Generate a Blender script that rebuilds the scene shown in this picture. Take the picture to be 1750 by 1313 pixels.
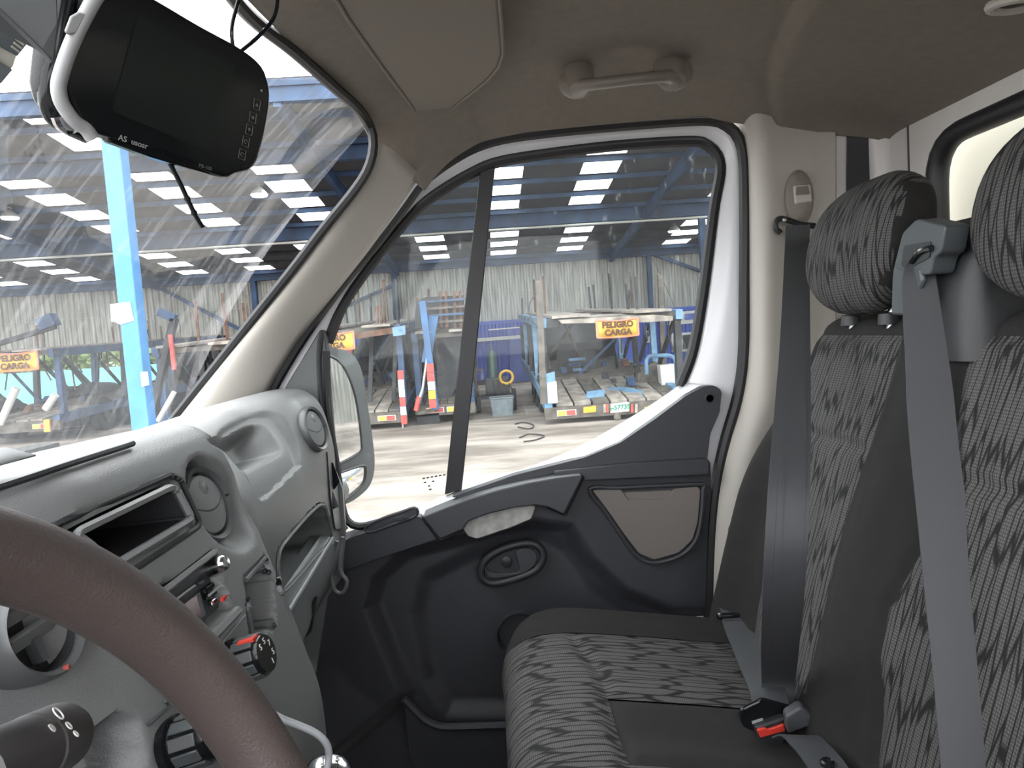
import bpy, bmesh, math, random
import numpy as np
from mathutils import Vector, Matrix
random.seed(4)
for o in list(bpy.data.objects): bpy.data.objects.remove(o)
SC = bpy.context.scene
COL = SC.collection
# ------------------------------------------------------------------ camera
# van frame: X = towards the passenger door, Y = forwards, Z = up, metres; ground z = 0
F, CX, CY = 1200.0, 875.0, 656.5
PI_, YA, RO = math.radians(4.19), math.radians(1.67), math.radians(3.8)
C = np.array([0, 0, 1.95])
AX = np.array([math.cos(PI_)*math.cos(YA), -math.cos(PI_)*math.sin(YA), -math.sin(PI_)])
R0 = np.array([-math.sin(YA), -math.cos(YA), 0]); U0 = np.cross(R0, AX)
RR = R0*math.cos(RO)-U0*math.sin(RO); UU = R0*math.sin(RO)+U0*math.cos(RO)
def P(px, py, X=None, Y=None, Z=None, n=None, o=None):
    """point measured off the photograph, at a known real plane (metres)"""
    d = AX+RR*((px-CX)/F)-UU*((py-CY)/F)
    if X is not None: t = X/d[0]
    elif Y is not None: t = Y/d[1]
    elif Z is not None: t = (Z-C[2])/d[2]
    else: t = np.dot(np.array(o)-C, np.array(n))/np.dot(d, np.array(n))
    return C+d*t
def to_px(p):
    d = np.asarray(p)-C; w = d@AX
    return CX+F*(d@RR)/w, CY-F*(d@UU)/w
def PX(X, pts): return [P(x, y, X=X) for x, y in pts]
def PY(Y, pts): return [P(x, y, Y=Y) for x, y in pts]
cd = bpy.data.cameras.new('camera'); cam = bpy.data.objects.new('camera', cd); COL.objects.link(cam)
cd.sensor_width = 36; cd.lens = F/1750*36; cd.clip_start = 0.02; cd.clip_end = 300
cam.matrix_world = Matrix(((RR[0], UU[0], -AX[0], C[0]), (RR[1], UU[1], -AX[1], C[1]), (RR[2], UU[2], -AX[2], C[2]), (0, 0, 0, 1)))
SC.camera = cam
# ------------------------------------------------------------------ sky, exposure
w = bpy.data.worlds.new('overcast_sky'); SC.world = w; w.use_nodes = True
bg = w.node_tree.nodes['Background']; bg.inputs[0].default_value = (0.98, 0.985, 1, 1); bg.inputs[1].default_value = 1.0
SC.view_settings.view_transform = 'Standard'; SC.view_settings.look = 'None'
SC.view_settings.gamma = 1; SC.view_settings.use_curve_mapping = False
SC.view_settings.exposure = 2.9
SC.cycles.max_bounces = 10; SC.cycles.diffuse_bounces = 5; SC.cycles.transparent_max_bounces = 16
SC.cycles.sample_clamp_indirect = 6
# ------------------------------------------------------------------ materials
M = {}
def mat(name, col, rough=.6, metal=0, bump=0, bscale=200, var=0, vscale=6, spec=.5, sheen=0, stretch=None):
    m = bpy.data.materials.new(name); m.use_nodes = True; nt = m.node_tree; N = nt.nodes; L = nt.links
    b = N['Principled BSDF']; b.inputs['Base Color'].default_value = (*col, 1)
    b.inputs['Roughness'].default_value = rough; b.inputs['Metallic'].default_value = metal
    b.inputs['Specular IOR Level'].default_value = spec
    if sheen: b.inputs['Sheen Weight'].default_value = sheen
    if bump or var:
        tc = N.new('ShaderNodeTexCoord'); src = tc.outputs['Object']
        if stretch:
            mp = N.new('ShaderNodeMapping'); mp.inputs['Scale'].default_value = stretch; L.new(src, mp.inputs[0]); src = mp.outputs[0]
    if bump:
        n = N.new('ShaderNodeTexNoise'); n.inputs['Scale'].default_value = bscale; n.inputs['Detail'].default_value = 3; L.new(src, n.inputs[0])
        bp = N.new('ShaderNodeBump'); bp.inputs['Strength'].default_value = bump; bp.inputs['Distance'].default_value = .002
        L.new(n.outputs[0], bp.inputs['Height']); L.new(bp.outputs[0], b.inputs['Normal'])
    if var:
        n2 = N.new('ShaderNodeTexNoise'); n2.inputs['Scale'].default_value = vscale; n2.inputs['Detail'].default_value = 5; L.new(src, n2.inputs[0])
        r = N.new('ShaderNodeValToRGB'); r.color_ramp.elements[0].position = .3; r.color_ramp.elements[1].position = .7
        r.color_ramp.elements[0].color = (*[c*(1-var) for c in col], 1); r.color_ramp.elements[1].color = (*[min(1, c*(1+var)) for c in col], 1)
        L.new(n2.outputs[0], r.inputs[0]); L.new(r.outputs[0], b.inputs['Base Color'])
    M[name] = m; return m
mat('headliner', (.21, .182, .155), .95, bump=.5, bscale=500, var=.06, vscale=60)
mat('visor', (.23, .20, .172), .9, bump=.25, bscale=700)
mat('pillar_trim', (.42, .39, .355), .45, bump=.15, bscale=900)
mat('belt_trim', (.42, .39, .355), .5, bump=.12, bscale=900)
mat('door_plastic', (.035, .036, .043), .5, bump=.3, bscale=900)
mat('door_top_plastic', (.035, .036, .043), .42, bump=.3, bscale=900)
mat('taupe', (.155, .136, .124), .5, bump=.2, bscale=900)
mat('taupe_light', (.21, .188, .162), .45)
mat('grip_grey', (.33, .33, .31), .55, var=.25, vscale=60)
mat('white_paint', (.76, .76, .79), .22)
mat('cab_paint', (.60, .575, .56), .35, var=.03, vscale=20)
mat('rubber', (.011, .011, .013), .5)
mat('rubber_grey', (.055, .06, .063), .5)
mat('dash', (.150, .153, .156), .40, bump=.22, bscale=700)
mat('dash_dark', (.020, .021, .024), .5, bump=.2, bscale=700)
mat('dash_slate', (.06, .067, .072), .42, bump=.2, bscale=600)
mat('vent_plastic', (.075, .078, .082), .38)
mat('gloss_black', (.008, .009, .010), .12, spec=.25)
mat('screen', (.010, .013, .013), .22, spec=.2)
mat('bezel_grey', (.32, .32, .33), .35)
mat('chrome', (.55, .55, .57), .16, metal=1)
mat('steel', (.45, .45, .46), .35, metal=1)
mat('leather', (.075, .058, .055), .42, bump=.22, bscale=650)
mat('stalk', (.055, .052, .053), .45)
mat('print_white', (.75, .75, .73), .5)
mat('visor_grey', (.10, .105, .11), .7)
mat('handle_taupe', (.20, .178, .155), .45)
mat('print_dim', (.10, .10, .085), .5)
mat('print_black', (.03, .025, .02), .6)
mat('red_plastic', (.62, .045, .03), .4)
mat('red_lcd', (.10, .028, .036), .2)
mat('seat_plain', (.0170, .0158, .0157), .9, bump=.5, bscale=1100, spec=.25, var=.10, vscale=40)
mat('belt_dark', (.030, .029, .034), .62, bump=.35, bscale=500, stretch=(8, 8, .4))
mat('belt_slate', (.048, .050, .055), .42, bump=.3, bscale=500, stretch=(8, 8, .4))
mat('cable_grey', (.30, .31, .33), .45)
mat('carpet', (.020, .020, .021), .95, bump=.6, bscale=500)
mat('cream', (.62, .60, .52), .6)
# outdoors
mat('ground', (.34, .295, .265), .95, bump=1, bscale=9, var=.32, vscale=1.1)
mat('blue_steel', (.025, .09, .21), .55, var=.35, vscale=2.5)
mat('blue_post', (.04, .20, .45), .5, var=.10, vscale=3)
mat('navy_steel', (.018, .045, .10), .6, var=.4, vscale=2)
mat('blue_box', (.016, .050, .30), .5, var=.30, vscale=1.2)
mat('blue_box_pale', (.055, .09, .33), .55, var=.25, vscale=1.5)
mat('roof_sheet', (.06, .061, .066), .8, var=.4, vscale=.6)
mat('dirty_steel', (.085, .074, .064), .8, var=.45, vscale=6)
mat('rusty', (.10, .05, .032), .85, var=.5, vscale=7)
mat('dark_steel', (.022, .023, .026), .7, var=.5, vscale=5)
mat('pale_deck', (.21, .185, .162), .8, var=.45, vscale=5)
mat('light_blue', (.095, .185, .29), .6, var=.35, vscale=6)
mat('tyre', (.022, .022, .022), .9)
mat('white_mark', (.46, .46, .45), .6, var=.1, vscale=9)
mat('red_mark', (.38, .06, .05), .6, var=.2, vscale=9)
mat('banner_yellow', (.62, .36, .05), .7, var=.12, vscale=6)
mat('banner_edge', (.50, .16, .10), .7)
mat('banner_text', (.06, .02, .008), .7)
mat('green_mark', (.01, .20, .11), .5)
mat('yellow', (.50, .30, .03), .5)
mat('amber', (.75, .33, .06), .4)
mat('teal', (.14, .45, .45), .6)
mat('leaf', (.16, .22, .08), .8, var=.5, vscale=5)
mat('grey_box', (.13, .155, .17), .6, var=.2, vscale=8)
mat('bottle', (.02, .05, .05), .4)
mat('pipe_pale', (.45, .45, .42), .6)
def nodes(m): return m.node_tree.nodes, m.node_tree.links
# corrugated wall: weathered vertical streaks
m = mat('wall_sheet', (.29, .285, .255), .7, var=.42, vscale=3.0, stretch=(1, 4.0, .25))
# rough ground with darker tracks
# seat pattern: dark branching lines on grey cloth with fine stitches
def seat_pattern(name, light, dark, dot, sx, sy, ds):
    m = bpy.data.materials.new(name); m.use_nodes = True; N, L = nodes(m); b = N['Principled BSDF']; b.inputs['Roughness'].default_value = .85; b.inputs['Specular IOR Level'].default_value = .25
    uv = N.new('ShaderNodeUVMap'); mp = N.new('ShaderNodeMapping'); mp.inputs['Scale'].default_value = (sx, sy, 1); L.new(uv.outputs[0], mp.inputs[0])
    nz = N.new('ShaderNodeTexNoise'); nz.inputs['Scale'].default_value = .55; nz.inputs['Detail'].default_value = 1; L.new(mp.outputs[0], nz.inputs[0])
    ad = N.new('ShaderNodeVectorMath'); ad.operation = 'MULTIPLY_ADD'; L.new(nz.outputs['Color'], ad.inputs[0]); ad.inputs[1].default_value = (1.3, .5, 0); L.new(mp.outputs[0], ad.inputs[2])
    vo = N.new('ShaderNodeTexVoronoi'); vo.feature = 'DISTANCE_TO_EDGE'; vo.voronoi_dimensions = '2D'; vo.inputs['Scale'].default_value = 1; vo.inputs['Randomness'].default_value = .8; L.new(ad.outputs[0], vo.inputs['Vector'])
    r = N.new('ShaderNodeValToRGB'); r.color_ramp.elements[0].position = .05; r.color_ramp.elements[0].color = (1, 1, 1, 1); r.color_ramp.elements[1].position = .13; r.color_ramp.elements[1].color = (0, 0, 0, 1)
    L.new(vo.outputs['Distance'], r.inputs[0])
    mp2 = N.new('ShaderNodeMapping'); mp2.inputs['Scale'].default_value = (ds, ds*.8, 1); L.new(uv.outputs[0], mp2.inputs[0])
    ch = N.new('ShaderNodeTexVoronoi'); ch.voronoi_dimensions = '2D'; ch.inputs['Scale'].default_value = 1; ch.inputs['Randomness'].default_value = .15; L.new(mp2.outputs[0], ch.inputs['Vector'])
    r2 = N.new('ShaderNodeValToRGB'); r2.color_ramp.elements[0].position = .2; r2.color_ramp.elements[0].color = (*dot, 1); r2.color_ramp.elements[1].position = .5; r2.color_ramp.elements[1].color = (*light, 1); L.new(ch.outputs['Distance'], r2.inputs[0])
    mx = N.new('ShaderNodeMix'); mx.data_type = 'RGBA'; L.new(r.outputs[0], mx.inputs['Factor']); L.new(r2.outputs[0], mx.inputs['A']); mx.inputs['B'].default_value = (*dark, 1)
    L.new(mx.outputs['Result'], b.inputs['Base Color'])
    inv = N.new('ShaderNodeMath'); inv.operation = 'SUBTRACT'; inv.inputs[0].default_value = 1; L.new(r.outputs[0], inv.inputs[1])
    bp = N.new('ShaderNodeBump'); bp.inputs['Strength'].default_value = .5; bp.inputs['Distance'].default_value = .0015; L.new(inv.outputs[0], bp.inputs['Height']); L.new(bp.outputs[0], b.inputs['Normal'])
    M[name] = m
seat_pattern('seat_cloth', (.042, .040, .0395), (.010, .0095, .0095), (.095, .091, .09), 84, 11, 420)
seat_pattern('back_cloth', (.042, .040, .0395), (.010, .0095, .0095), (.095, .091, .09), 110, 10, 340)
# glass: clear, a little reflection, a film of dust; rain streaks on the windscreen
def glass(name, dust, streak, refl=.5, tint=(.93, .96, .95), smear=(1, 1, 1), ss=6, lo=.5, hi=.8):
    m = bpy.data.materials.new(name); m.use_nodes = True; N, L = nodes(m)
    for n in list(N):
        if n.type != 'OUTPUT_MATERIAL': N.remove(n)
    out = [n for n in N if n.type == 'OUTPUT_MATERIAL'][0]
    tr = N.new('ShaderNodeBsdfTransparent'); tr.inputs[0].default_value = (*tint, 1)
    gl = N.new('ShaderNodeBsdfGlossy'); gl.inputs['Roughness'].default_value = .02
    fr = N.new('ShaderNodeFresnel'); fr.inputs[0].default_value = 1.35
    fm = N.new('ShaderNodeMath'); fm.operation = 'MULTIPLY'; fm.inputs[1].default_value = refl; L.new(fr.outputs[0], fm.inputs[0])
    m1 = N.new('ShaderNodeMixShader'); L.new(fm.outputs[0], m1.inputs[0]); L.new(tr.outputs[0], m1.inputs[1]); L.new(gl.outputs[0], m1.inputs[2])
    tl = N.new('ShaderNodeBsdfTranslucent'); tl.inputs[0].default_value = (.85, .88, .92, 1)
    tc = N.new('ShaderNodeTexCoord'); mp = N.new('ShaderNodeMapping'); mp.inputs['Scale'].default_value = smear; L.new(tc.outputs['Object'], mp.inputs[0])
    nz = N.new('ShaderNodeTexNoise'); nz.inputs['Scale'].default_value = ss; nz.inputs['Detail'].default_value = 6; nz.inputs['Roughness'].default_value = .7; L.new(mp.outputs[0], nz.inputs[0])
    mr = N.new('ShaderNodeMapRange'); mr.inputs[1].default_value = lo; mr.inputs[2].default_value = hi; mr.inputs[3].default_value = dust; mr.inputs[4].default_value = streak; L.new(nz.outputs[0], mr.inputs[0])
    m2 = N.new('ShaderNodeMixShader'); L.new(mr.outputs[0], m2.inputs[0]); L.new(m1.outputs[0], m2.inputs[1]); L.new(tl.outputs[0], m2.inputs[2]); L.new(m2.outputs[0], out.inputs[0])
    M[name] = m
glass('windscreen_glass', .016, .085, refl=.12, smear=(30, 2.0, 2.0), ss=3.4, lo=.50, hi=.78)
glass('door_glass', .010, .14, refl=.4, smear=(1, 1, .45), ss=75, lo=.60, hi=.80)
glass('rear_glass', .02, .05)
m = glass('skylight_sheet', .12, .3, tint=(.95, .97, 1))
mm = mat('mirror_glass', (.8, .81, .82), .015, metal=1)
# ------------------------------------------------------------------ mesh helpers
def A(p): return np.asarray(p, float)
def spline(pts, n=40, closed=False):
    """Catmull-Rom through pts, resampled to n points evenly along its length"""
    p = [A(q) for q in pts]
    if closed: ext = [p[-1]]+p+[p[0], p[1]]
    else: ext = [2*p[0]-p[1]]+p+[2*p[-1]-p[-2]]
    out = []
    for i in range(1, len(ext)-2):
        a, b, c, d = ext[i-1:i+3]
        for k in range(12):
            t = k/12; out.append(.5*(2*b+(c-a)*t+(2*a-5*b+4*c-d)*t*t+(3*b-a-3*c+d)*t**3))
    out.append(ext[-2]); return resample(out, n)
def resample(pts, n):
    p = np.array(pts, float); s = np.r_[0, np.cumsum(np.linalg.norm(np.diff(p, axis=0), axis=1))]
    u = np.linspace(0, s[-1], n); return np.array([np.interp(u, s, p[:, k]) for k in range(p.shape[1])]).T
def rpoly(pts, r, n=5):
    """polygon with rounded corners (any dimension)"""
    p = [A(q) for q in pts]; out = []
    for i in range(len(p)):
        a, b, c = p[i-1], p[i], p[(i+1) % len(p)]
        da, dc = a-b, c-b; la, lc = np.linalg.norm(da), np.linalg.norm(dc); q = min(r, la*.45, lc*.45)
        s, e = b+da/la*q, b+dc/lc*q
        for k in range(n):
            t = k/(n-1); out.append((1-t)**2*s+2*t*(1-t)*b+t*t*e)
    return out
class G:
    def __init__(s): s.v = []; s.f = []; s.uv = None
    def add(s, v, f):
        k = len(s.v); s.v += [tuple(map(float, q)) for q in v]; s.f += [tuple(i+k for i in q) for q in f]; return s
    def prism(s, pts, vec):
        n = len(pts); a = [A(p) for p in pts]; b = [p+A(vec) for p in a]
        return s.add(a+b, [tuple(range(n))[::-1], tuple(range(n, 2*n))]+[(i, (i+1) % n, n+(i+1) % n, n+i) for i in range(n)])
    def box(s, lo, hi):
        lo, hi = A(lo), A(hi)
        return s.prism([(lo[0], lo[1], lo[2]), (hi[0], lo[1], lo[2]), (hi[0], hi[1], lo[2]), (lo[0], hi[1], lo[2])], (0, 0, hi[2]-lo[2]))
    def bar(s, a, b, w, h=None, up=(0, 0, 1)):
        """straight beam of rectangular section from a to b"""
        h = h or w; a, b = A(a), A(b); d = b-a; d /= np.linalg.norm(d); x = np.cross(d, A(up))
        if np.linalg.norm(x) < 1e-4: x = np.cross(d, A((1, 0, 0)))
        x /= np.linalg.norm(x); y = np.cross(x, d)
        return s.prism([a+x*sx*w/2+y*sy*h/2 for sx, sy in ((-1, -1), (1, -1), (1, 1), (-1, 1))], b-a)
    def rings(s, rs, close=True, caps=True):
        n = len(rs[0]); v = [p for r in rs for p in r]; f = []
        for i in range(len(rs)-1):
            for j in range(n if close else n-1): f.append((i*n+j, i*n+(j+1) % n, (i+1)*n+(j+1) % n, (i+1)*n+j))
        if caps and close: f += [tuple(range(n))[::-1], tuple(range((len(rs)-1)*n, len(rs)*n))]
        return s.add(v, f)
    def tube(s, path, r, n=10, flat=1, closed=False):
        p = [A(q) for q in path]; m = len(p); rs = []; x = None
        for i in range(m):
            if closed: d = p[(i+1) % m]-p[i-1]
            else: d = p[min(i+1, m-1)]-p[max(i-1, 0)]
            d = d/(np.linalg.norm(d)+1e-12)
            if x is None:
                x = np.cross(d, A((0, 0, 1)));
                if np.linalg.norm(x) < 1e-3: x = np.cross(d, A((1, 0, 0)))
            x = x-d*np.dot(x, d); x /= np.linalg.norm(x); y = np.cross(d, x); q = r[i] if hasattr(r, '__len__') else r
            rs.append([p[i]+x*q*math.cos(t)+y*q*flat*math.sin(t) for t in (2*math.pi*k/n for k in range(n))])
        if closed: rs.append(rs[0]); return s.rings(rs, caps=False)
        return s.rings(rs)
    def cyl(s, a, b, r, r2=None, n=20):
        return s.tube([a, b], [r, r if r2 is None else r2], n)
    def lathe(s, o, ax, prof, n=32):
        """prof = [(radius, height along ax)]"""
        ax = A(ax)/np.linalg.norm(ax); x = np.cross(ax, A((0, 0, 1)));
        if np.linalg.norm(x) < 1e-3: x = A((1, 0, 0))
        x /= np.linalg.norm(x); y = np.cross(ax, x)
        return s.rings([[A(o)+ax*h+(x*math.cos(t)+y*math.sin(t))*max(r, 1e-5) for t in (2*math.pi*k/n for k in range(n))] for r, h in prof], caps=False)
    def strip(s, a, b):
        n = len(a); return s.add(list(a)+list(b), [(i, i+1, n+i+1, n+i) for i in range(n-1)])
    def ribbon(s, path, side, w, t=.0014, nrm=None):
        """flat band: path points, side vectors (unit), width"""
        p = [A(q) for q in path]; rs = []
        for i in range(len(p)):
            d = p[min(i+1, len(p)-1)]-p[max(i-1, 0)]; sv = A(side[i] if np.ndim(side) > 1 else side); sv = sv/np.linalg.norm(sv)
            k = np.cross(d, sv); k /= np.linalg.norm(k); ww = w[i] if hasattr(w, '__len__') else w
            rs.append([p[i]-sv*ww/2-k*t, p[i]+sv*ww/2-k*t, p[i]+sv*ww/2+k*t, p[i]-sv*ww/2+k*t])
        return s.rings(rs)
    def grid(s, pts):
        n, m = pts.shape[:2]; k = len(s.v)
        return s.add(pts.reshape(-1, 3), [(i*m+j, i*m+j+1, (i+1)*m+j+1, (i+1)*m+j) for i in range(n-1) for j in range(m-1)])
def obj(name, g, material, parent=None, smooth=True, bevel=0, solid=0, label=None, ang=38, kind=None, seg=2):
    me = bpy.data.meshes.new(name); me.from_pydata(g.v, [], g.f)
    bm = bmesh.new(); bm.from_mesh(me); bmesh.ops.recalc_face_normals(bm, faces=bm.faces); bm.to_mesh(me); bm.free()
    if g.uv is not None:
        ul = me.uv_layers.new(name='UVMap'); vi = np.empty(len(me.loops), int); me.loops.foreach_get('vertex_index', vi)
        ul.data.foreach_set('uv', np.asarray(g.uv, float)[vi].ravel())
    me.materials.append(M[material]); o = bpy.data.objects.new(name, me); COL.objects.link(o)
    if smooth: me.shade_smooth(); me.set_sharp_from_angle(angle=math.radians(ang))
    if solid:
        md = o.modifiers.new('solid', 'SOLIDIFY'); md.thickness = solid; md.offset = 0
    if bevel:
        md = o.modifiers.new('bevel', 'BEVEL'); md.width = bevel; md.segments = seg; md.limit_method = 'ANGLE'; md.angle_limit = math.radians(40)
    if parent is not None: adopt(o, parent)
    if label: o['label'] = label
    if kind: o['kind'] = kind
    return o
def adopt(o, parent):
    o.parent = parent; o.matrix_parent_inverse = wm(parent).inverted()
def wm(o):
    return (wm(o.parent) @ o.matrix_parent_inverse if o.parent else Matrix()) @ Matrix.Translation(o.location)
def thing(name, loc, label, cat, group=None):
    o = bpy.data.objects.new(name, None); COL.objects.link(o); o.location = Vector(map(float, loc)); o.empty_display_size = .1
    o['label'] = label; o['category'] = cat
    if group: o['group'] = group
    return o
def tag(o, label, cat, group=None):
    o['label'] = label; o['category'] = cat
    if group: o['group'] = group
    return o
def struct(o, label=None):
    o['kind'] = 'structure'
    if label: o['label'] = label
    return o
def sroot(name, loc, label=None):
    o = bpy.data.objects.new(name, None); COL.objects.link(o); o.location = Vector(map(float, loc)); o.empty_display_size = .1
    return struct(o, label)
def text(name, s, size, o, right, up, material, parent, depth=.0005, mirror=False, align='CENTER', bold=0):
    cu = bpy.data.curves.new('lettering', 'FONT'); cu.body = s; cu.size = size; cu.align_x = align; cu.align_y = 'CENTER'; cu.extrude = depth; cu.resolution_u = 3; cu.offset = bold
    t = bpy.data.objects.new('lettering', cu); COL.objects.link(t); dg = bpy.context.evaluated_depsgraph_get()
    me = bpy.data.meshes.new_from_object(t.evaluated_get(dg)); bpy.data.objects.remove(t)
    r, u = Vector(right).normalized(), Vector(up).normalized(); n = r.cross(u)
    if mirror: r = -r
    me.transform(Matrix(((r.x, u.x, n.x, o[0]), (r.y, u.y, n.y, o[1]), (r.z, u.z, n.z, o[2]), (0, 0, 0, 1))))
    me.materials.clear(); me.materials.append(M[material]); ob = bpy.data.objects.new(name, me); COL.objects.link(ob); adopt(ob, parent); return ob
def sstep(a, b, x):
    t = np.clip((x-a)/(b-a), 0, 1); return t*t*(3-2*t)
def sdf(poly, x, y):
    """signed distance (negative inside) of arrays x,y to a polygon"""
    p = np.array(poly, float); d = np.full(x.shape, 1e9); ins = np.zeros(x.shape, bool); n = len(p)
    for i in range(n):
        a, b = p[i], p[(i+1) % n]; e = b-a; t = np.clip(((x-a[0])*e[0]+(y-a[1])*e[1])/(e@e+1e-12), 0, 1)
        d = np.minimum(d, np.hypot(x-a[0]-t*e[0], y-a[1]-t*e[1]))
        c = ((a[1] > y) != (b[1] > y)); den = np.where(abs(b[1]-a[1]) < 1e-9, 1e-9, b[1]-a[1])
        ins ^= c & (x < (b[0]-a[0])*(y-a[1])/den+a[0])
    return np.where(ins, -d, d)
def project(pts):
    d = pts-C; w = d@AX; return CX+F*(d@RR)/w, CY-F*(d@UU)/w
def relief(pts, feats):
    """push a surface grid along given vectors inside outlines measured on the photograph"""
    x, y = project(pts); out = pts.copy()
    for poly, vec, e0, e1 in feats:
        k = 1-sstep(e0, e1, sdf(poly, x, y)); out += k[..., None]*A(vec)
    return out
# ================================================================== the yard and the shed
g = G(); xs = np.linspace(-40, 60, 3); g.add([(-60, -70, 0), (90, -70, 0), (90, 80, 0), (-60, 80, 0)], [(0, 1, 2, 3)])
ground = struct(obj('ground', g, 'ground', smooth=False), 'brown dirt yard with tyre marks')
N, L = nodes(M['ground'])   # compacted dirt: pale dust with darker damp patches and furrows
b = N['Principled BSDF']; tc = N.new('ShaderNodeTexCoord')
mp = N.new('ShaderNodeMapping'); mp.inputs['Scale'].default_value = (1, .35, 1); L.new(tc.outputs['Object'], mp.inputs[0])
n1 = N.new('ShaderNodeTexNoise'); n1.inputs['Scale'].default_value = .9; n1.inputs['Detail'].default_value = 8; n1.inputs['Roughness'].default_value = .65; L.new(mp.outputs[0], n1.inputs[0])
r1 = N.new('ShaderNodeValToRGB'); e = r1.color_ramp.elements; e[0].position = .41; e[0].color = (.115, .094, .080, 1); e[1].position = .67; e[1].color = (.34, .295, .26, 1)
L.new(n1.outputs[0], r1.inputs[0]); L.new(r1.outputs[0], b.inputs['Base Color'])
ROOF_S, ZE, XW = .11, 4.99, 29.0
def roof_z(x): return ZE+ROOF_S*(XW-x)
# skylight sheets: rows along the slope, columns along the shed
SKY = []
for xs_, ys_ in (([23.5, 24.9, 26.3, 27.7], [-11.8, -7.7, -3.45, -.82, 1.82, 6.0, 8.7, 11.3, 15.5, 18.3, 21]),
                 ([17.2, 18.6, 20.0, 21.4], [-7.6, -3.25, -.7, 4.9, 7.8, 10.85, 13.8, 17]),
                 ([13.75, 15.15], [-5.5, -2.6, .5, 5.3, 8.1, 10.9])):
    for x in xs_:
        for y in ys_: SKY.append((x, y))
HX, HY = .58, .50
def cells(lo, hi, spans):
    c = sorted({lo, hi, *[v for s in spans for v in s]}); return [(c[i], c[i+1]) for i in range(len(c)-1)]
g = G()
rows = sorted({x for x, y in SKY})
for x0, x1 in cells(13.0, XW+.3, [(x-HX, x+HX) for x in rows]):
    hit = [x for x in rows if abs((x0+x1)/2-x) < HX]
    ys_ = sorted(y for x, y in SKY if hit and x == hit[0])
    for y0, y1 in cells(-22, 32, [(y-HY, y+HY) for y in ys_]):
        if hit and any(abs((y0+y1)/2-y) < HY*.9 for y in ys_): continue
        g.add([(x0, y0, roof_z(x0)), (x1, y0, roof_z(x1)), (x1, y1, roof_z(x1)), (x0, y1, roof_z(x0))], [(0, 1, 2, 3)])
roof = sroot('ceiling', (21, 5, 5.9), 'dark sheet roof of the shed with rows of skylights')
obj('roof_sheeting', g, 'roof_sheet', roof, smooth=False)
# corrugation ribs on the underside (purlins)
pg = G().add([(-HX-.02, -HY-.02, ROOF_S*(HX+.02)), (HX+.02, -HY-.02, -ROOF_S*(HX+.02)), (HX+.02, HY+.02, -ROOF_S*(HX+.02)), (-HX-.02, HY+.02, ROOF_S*(HX+.02))], [(0, 1, 2, 3)])
first = None
for x, y in SKY:
    if first is None: first = o = obj('skylight_panel', pg, 'skylight_sheet', smooth=False)
    else: o = bpy.data.objects.new('skylight_panel', first.data); COL.objects.link(o)
    o.location = (x, y, roof_z(x)+.01); o.parent = roof; o.matrix_parent_inverse = Matrix.Translation(roof.location).inverted()
for x, hh in ((13.15, .35), (16.25, .3), (22.45, .42), (28.75, .3)):
    obj('beam', G().bar((x, -22, roof_z(x)-hh/2-.03), (x, 32, roof_z(x)-hh/2-.03), .18, hh), 'navy_steel', roof, smooth=False)
for x in (13.05, 14.45, 15.85, 16.5, 17.9, 19.3, 20.7, 22.1, 22.8, 24.2, 25.6, 27.0, 28.4):
    obj('purlin', G().bar((x, -22, roof_z(x)-.07), (x, 32, roof_z(x)-.07), .07, .12), 'navy_steel' if int(x*2) % 3 else 'dark_steel', roof, smooth=False)
for y in (-10, -5.2, 3.5, 13.0, 20.5):
    obj('rafter', G().bar((13.1, y, roof_z(13.1)-.32), (28.8, y, roof_z(28.8)-.32), .14, .3), 'navy_steel', roof, smooth=False)
obj('conduit', G().cyl((22.0, -22, roof_z(22)-.62), (22.0, 32, roof_z(22)-.62), .035, n=8), 'pipe_pale', roof)
for k, (px, py) in enumerate(((17, 372), (443, 333), (1152, 395))):   # round lamps under the roof
    x = 20.5 if k < 2 else 25; q = P(px, py, n=(ROOF_S, 0, 1), o=(XW, 0, ZE-.25))
    t = thing('high_bay_lamp', (q[0], q[1], q[2]), ['round shed lamp beside the pole seen through windscreen', 'round shed lamp above the right end of windscreen', 'round shed lamp near the braced wall post'][k], 'lamp', 'shed lamps')
    obj('lamp_shade', G().lathe(q, (0, 0, 1), [(.22, 0), (.20, .05), (.08, .18), (.04, .2)], 20), 'pipe_pale', t)
    mlamp = M.get('lamp_glow') or mat('lamp_glow', (.9, .9, .9), .4)
    nb = mlamp.node_tree.nodes['Principled BSDF']; nb.inputs['Emission Color'].default_value = (1, .98, .94, 1); nb.inputs['Emission Strength'].default_value = 1.2
    obj('diffuser', G().lathe(q+A((0, 0, -.01)), (0, 0, -1), [(.21, -.01), (.19, .03), (.0, .05)], 20), 'lamp_glow', t)
    obj('hanger', G().cyl(q+A((0, 0, .18)), q+A((0, 0, .6)), .012, n=6), 'dark_steel', t)
# corrugated cladding of the rear wall, open below 2.4 m
g = G(); pts = []; y = -22.0; k = 0
prof = [(0, 0), (.10, 0), (.13, .045), (.21, .045), (.24, 0)]
ys_ = []
while y < 32:
    for dy, dx in prof[:-1]: ys_.append((y+dy, dx))
    y += .24
lo_ = [(XW-dx, y, 2.38) for y, dx in ys_]; hi_ = [(XW-dx, y, ZE+.02) for y, dx in ys_]
wall = struct(obj('wall_rear', g.strip(lo_, hi_), 'wall_sheet', smooth=False), 'weathered corrugated wall at the back of the shed')
obj('sheet_lap', G().box((XW-.06, -22, 3.62), (XW-.045, 32, 3.66)), 'wall_sheet', wall, smooth=False)
obj('bottom_rail', G().box((XW-.02, -22, 2.30), (XW+.1, 32, 2.42)), 'dark_steel', wall, smooth=False)
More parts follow.
